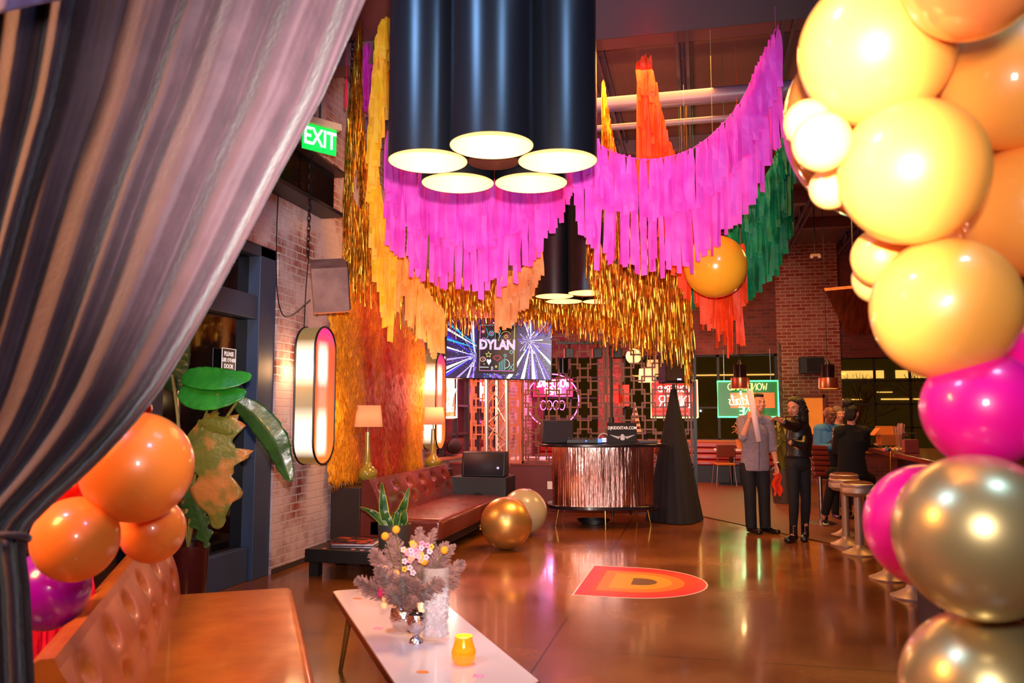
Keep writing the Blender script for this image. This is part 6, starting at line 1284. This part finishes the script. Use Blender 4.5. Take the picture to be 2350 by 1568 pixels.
mb.tube([hc + V(.07, .03, .02), hc + V(.115, .03, -.10), hc + V(.14, .02, -.22)], [.075, .065, .035], 12)
for k in range(90):
    a = random.uniform(-.5, 3.6); c0 = hc + V(.03 + .095 * abs(math.cos(a * .5)) * random.uniform(.3, 1.1), .04 + random.uniform(-.08, .07), .10 - random.uniform(0, .2)); L_ = random.uniform(.10, .26); ph = random.uniform(0, 6)
    c0 = hc + HR @ V(random.uniform(-.05, .085), random.uniform(.0, .10), random.uniform(-.02, .10)); dr = V(.05 * random.uniform(.2, 1.2), .0, -max(L_, .15))
    mb.tube([c0 + dr * f + V(.012 * math.cos(ph + f * 22), .012 * math.sin(ph + f * 22), 0) for f in [j / 14 for j in range(15)]], [.011] * 13 + [.009, .004], 6)
obj('curly_hair', mb, HAIR, t, remesh=.006); face_parts(t, hc, HR, .97, HAIR, mat('lips_dark_rose', (170, 60, 56), .35), mouth=.006)
obj('sleeve_stud', MB().ell(J['wr'][0].lerp(J['el'][0], .22) + V(0, -.045, .02), .009, 8), STEEL, t)
# --- seated man in blue shirt
loc = P(1905, 1215, 11.05); loc.z = 0
k_ = 11.05 / 1850
def Q(u, v, y=0): return V((u - 1905) * k_, y, 1.48 - (v - 953) * k_)
J = dict(s=.98, b=1.0, head=V(Q(1913, 953).x, -.02, Q(1913, 953).z), R=Rh(.30, -.05), neck=Q(1911, 976, .02), chest=Q(1910, 1015, .04), waist=Q(1908, 1055, .06), pelvis=Q(1908, 1078, .06),
    sh=[Q(1888, 986, .02), Q(1936, 986, .06)], el=[Q(1881, 1034, -.02), Q(1942, 1030, -.02)], wr=[Q(1906, 1022, -.22), Q(1922, 1018, -.2)], hand=[(V(.55, -.1, .45), V(.3, .7, 0), -1, .8), (V(-.6, -.1, .4), V(-.3, .7, 0), 1, .8)],
    hip=[Q(1898, 1085, .02), Q(1924, 1085, .02)], kn=[V(-.12, -.42, .72), V(.10, -.42, .74)], an=[V(-.17, -.40, .22), V(.10, -.36, .30)], toe=[V(-.24, -.54, .17), V(.12, -.52, .26)])
J['kn'] = [V(-.03, -.30, .70), V(.14, -.34, .72)]; J['an'] = [V(-.15, -.22, .15), V(.10, -.25, .24)]; J['toe'] = [V(-.21, -.36, .09), V(.10, -.42, .20)]
t = person('bald man with black glasses, blue shirt and dark waistcoat seated at the bar', loc, YAW, J, SKIN3)
BSH = mat('shirt_blue', (70, 130, 178), .8, bump=.3, bscale=14)
mb = MB(); mb.loft([(J['waist'] + V(0, 0, -.10), .15, .12), (J['waist'], .155, .125), (J['chest'], .175, .13), (J['chest'] + V(0, 0, .14), .15, .12)], 28); mb.tube([J['sh'][0], J['neck'] + V(0, 0, -.04), J['sh'][1]], [.072, .078, .072], 12)
for i in (0, 1): mb.tube([J['sh'][i], J['el'][i]], [.070, .062], 12); mb.tube([J['el'][i], J['wr'][i].lerp(J['el'][i], .1)], [.060, .046], 12)
joints(mb, J); obj('blue_shirt', mb, BSH, t, remesh=.010)
mb = MB(); mb.loft([(J['waist'] + V(.02, 0, -.12), .162, .132), (J['waist'] + V(.02, 0, 0), .160, .136), (J['chest'] + V(.02, -.0, -.02), .162, .142), (J['chest'] + V(.02, 0, .10), .12, .115)], 28); obj('waistcoat', mb, mat('waistcoat_dark', (30, 22, 26), .7), t, remesh=.010)
cl = MB()
for sx in (-1, 1): cl.add([J['neck'] + V(sx * .006, -.085, -.035), J['neck'] + V(sx * .062, -.02, .03), J['neck'] + V(sx * .09, -.06, -.01), J['neck'] + V(sx * .045, -.118, -.07)], [(0, 1, 2, 3)])
obj('collar', cl, BSH, t, solid=.006)
tie_ = MB(); n0 = J['neck'] + V(.01, -.11, -.04); tie_.tube([n0, n0 + V(.005, -.02, -.05), n0 + V(.01, -.03, -.16)], [.014, .018, .030], 10, flat=.35, ref=(1, 0, 0)); obj('striped_tie', tie_, mat('tie_grey', (40, 36, 44), .6, noise_rgb=(190, 180, 180), nscale=1, stretch=(40, 40, 60), nlo=.48, nhi=.52), t)
mb = MB(); mb.ell(J['pelvis'], (.165, .13, .11), 20)
for i in (0, 1): mb.tube([J['hip'][i], J['kn'][i], J['kn'][i].lerp(J['an'][i], .1), J['an'][i] + V(0, 0, .0)], [.095, .078, .074, .056], 16)
obj('trousers', mb, BLKP, t, remesh=.010)
for i in (0, 1):
    mb = MB(); mb.tube([J['an'][i] + V(0, .05, -.05), J['an'][i] + V(0, 0, -.045), J['toe'][i] + V(0, -.03, -.015)], [.036, .044, .032], 12); obj('shoe', mb, SHOEM, t, remesh=.008)
hc, HR = J['head'], J['R']; face_parts(t, hc, HR, .98, HAIR, mat('lips_brown', (120, 60, 46), .4))
gl_ = MB()
for sx in (-1, 1): gl_.tube([hc + HR @ V(sx * .031 + .023 * math.cos(a), -.100 + .012 * abs(math.cos(a)) * (1 if math.cos(a) * sx > 0 else 0), .003 + .017 * math.sin(a)) for a in [k * math.pi / 8 for k in range(17)]], .0035, 6); gl_.tube([hc + HR @ V(sx * .054, -.090, .006), hc + HR @ V(sx * .08, .0, .006)], .003, 6)
gl_.tube([hc + HR @ V(-.008, -.104, .006), hc + HR @ V(.008, -.104, .006)], .0035, 6); obj('glasses', gl_, BLACKG, t)
# --- person mostly hidden behind
loc2 = P(1933, 1200, 11.6); loc2.z = 0; k2 = 11.6 / 1850; zc_ = 1.48 - (956 - 953) * k2
J = dict(s=.92, b=.9, head=V(0, 0, zc_ + .03), R=Rh(.2, 0), neck=V(0, .01, zc_ - .11), chest=V(0, .02, zc_ - .34), waist=V(0, .02, zc_ - .55), pelvis=V(0, .02, zc_ - .68), sh=[V(-.16, 0, zc_ - .19), V(.16, 0, zc_ - .19)], el=[V(-.2, 0, zc_ - .46), V(.2, 0, zc_ - .46)], wr=[V(-.12, -.15, zc_ - .5), V(.12, -.15, zc_ - .5)],
    hand=[(V(.4, -.6, .1), V(0, 0, -1), -1, .4), (V(-.4, -.6, .1), V(0, 0, -1), 1, .4)], hip=[V(-.09, .02, zc_ - .68), V(.09, .02, zc_ - .68)], kn=[V(-.09, 0, .42), V(.09, 0, .42)], an=[V(-.09, .02, .08), V(.09, .02, .08)], toe=[V(-.09, -.12, .03), V(.09, -.12, .03)])
t = person('grey haired person mostly hidden between the seated man and the woman with a bun', loc2, YAW, J, SKIN)
mb = MB()
for p_, r_ in (((0, .02, .05), (.08, .092, .076)), ((0, .07, -.02), (.07, .05, .08)), ((-.068, .02, -.01), (.018, .05, .06)), ((.068, .02, -.01), (.018, .05, .06))): mb.ell(J['head'] + J['R'] @ V(*p_), r_, 16, M=J['R'])
obj('hair', mb, mat('hair_grey', (130, 104, 84), .7, bump=.6, bscale=80), t, remesh=.008)
mb = MB(); mb.loft([(J['pelvis'] + V(0, 0, -.1), .165, .13), (J['waist'], .15, .12), (J['chest'], .17, .13), (J['chest'] + V(0, 0, .12), .13, .10)], 24); mb.tube([J['sh'][0], J['sh'][1]], .06, 12)
for i in (0, 1): mb.tube([J['sh'][i], J['el'][i], J['wr'][i]], [.062, .055, .045], 12)
joints(mb, J, .066, .055); obj('red_top', mb, mat('red_top', (140, 50, 40), .8), t, remesh=.012)
mb = MB()
for i in (0, 1): mb.tube([J['hip'][i], J['kn'][i], J['an'][i] + V(0, 0, -.02)], [.095, .07, .055], 14)
obj('trousers', mb, BLKP, t, remesh=.012)
for i in (0, 1): shoe(t, J['an'][i], J['toe'][i], SHOEM)
# --- woman with bun, seated, seen from behind
d3 = 10.15; k3 = d3 / 1850; loc3 = P(1962, 1215, d3); loc3.z = 0
def Q3(u, v, y=0): return V((u - 1962) * k3, y, 1.48 - (v - 953) * k3)
J = dict(s=1.05, b=.98, head=Q3(1964, 950, .0), R=Rh(math.pi * .80, 0), neck=Q3(1963, 977, .0), chest=Q3(1963, 1012, .0), waist=Q3(1960, 1050, .0), pelvis=Q3(1963, 1083, .02),
    sh=[Q3(1937, 992, 0), Q3(1990, 992, 0)], el=[Q3(1936, 1035, .12), Q3(2004, 1025, .14)], wr=[Q3(1955, 1030, .3), Q3(2030, 1022, .26)], hand=[(V(.4, .8, .1), V(0, 0, -1), 1, .5), (V(.9, .3, .0), V(0, 0, -1), -1, .5)],
    hip=[Q3(1950, 1090, .04), Q3(1976, 1090, .04)], kn=[Q3(1985, 1098, .36), Q3(2020, 1104, .22)], an=[Q3(1990, 1165, .30), Q3(2012, 1165, .22)], toe=[Q3(2000, 1172, .40), Q3(2034, 1172, .30)])
t = person('woman with a high bun and black top seated at the bar with her back turned', loc3, YAW, J, SKIN2)
mb = MB(); mb.loft([(J['pelvis'] + V(0, 0, -.10), .185, .14), (J['pelvis'], .19, .14), (J['waist'], .165, .12), (J['chest'], .18, .125), (J['chest'] + V(0, 0, .12), .15, .10), (J['neck'] + V(0, 0, -.03), .07, .065)], 28); mb.tube([J['sh'][0], J['neck'] + V(0, 0, -.05), J['sh'][1]], [.078, .08, .078], 12)
for i in (0, 1): mb.tube([J['sh'][i], J['el'][i], J['wr'][i].lerp(J['el'][i], .3)], [.080, .070, .060], 12)
joints(mb, J, .086, .07); BK = mat('top_black', (14, 12, 14), .9); obj('black_top', mb, BK, t, remesh=.010)
mb = MB(); mb.ell(J['pelvis'] + V(0, 0, -.05), (.18, .15, .085), 20)
for i in (0, 1): mb.tube([J['hip'][i], J['kn'][i], J['kn'][i].lerp(J['an'][i], .1), J['an'][i]], [.095, .075, .068, .05], 16)
obj('trousers', mb, BLKP, t, remesh=.010)
for i in (0, 1): mb = MB(); mb.tube([J['an'][i] + V(0, -.03, -.04), J['toe'][i] + V(0, .02, -.02)], [.044, .032], 12); obj('shoe', mb, SHOEM, t, remesh=.008)
hc, HR = J['head'], J['R']; mb = MB()
for p_, r_ in (((0, .022, .045), (.084, .098, .078)), ((0, .065, -.01), (.075, .055, .085)), ((.055, .03, .0), (.028, .05, .06))): mb.ell(hc + HR @ V(*p_), r_, 18, M=HR)
obj('hair', mb, HAIR, t, remesh=.008); obj('hair_bun', MB().ell(hc + V(-.045, .0, .135), (.074, .074, .064), 20), HAIR, t)
face_parts(t, hc, HR, .97, HAIR, LIP)
mk = MB(); mk.ell(hc + HR @ V(0, -.074, -.058), (.046, .042, .042), 18, M=HR)
for sx in (-1, 1): mk.tube([hc + HR @ V(sx * .045, -.075, -.045), hc + HR @ V(sx * .078, .0, .0)], .0025, 6)
obj('face_mask', mk, BLACK, t)
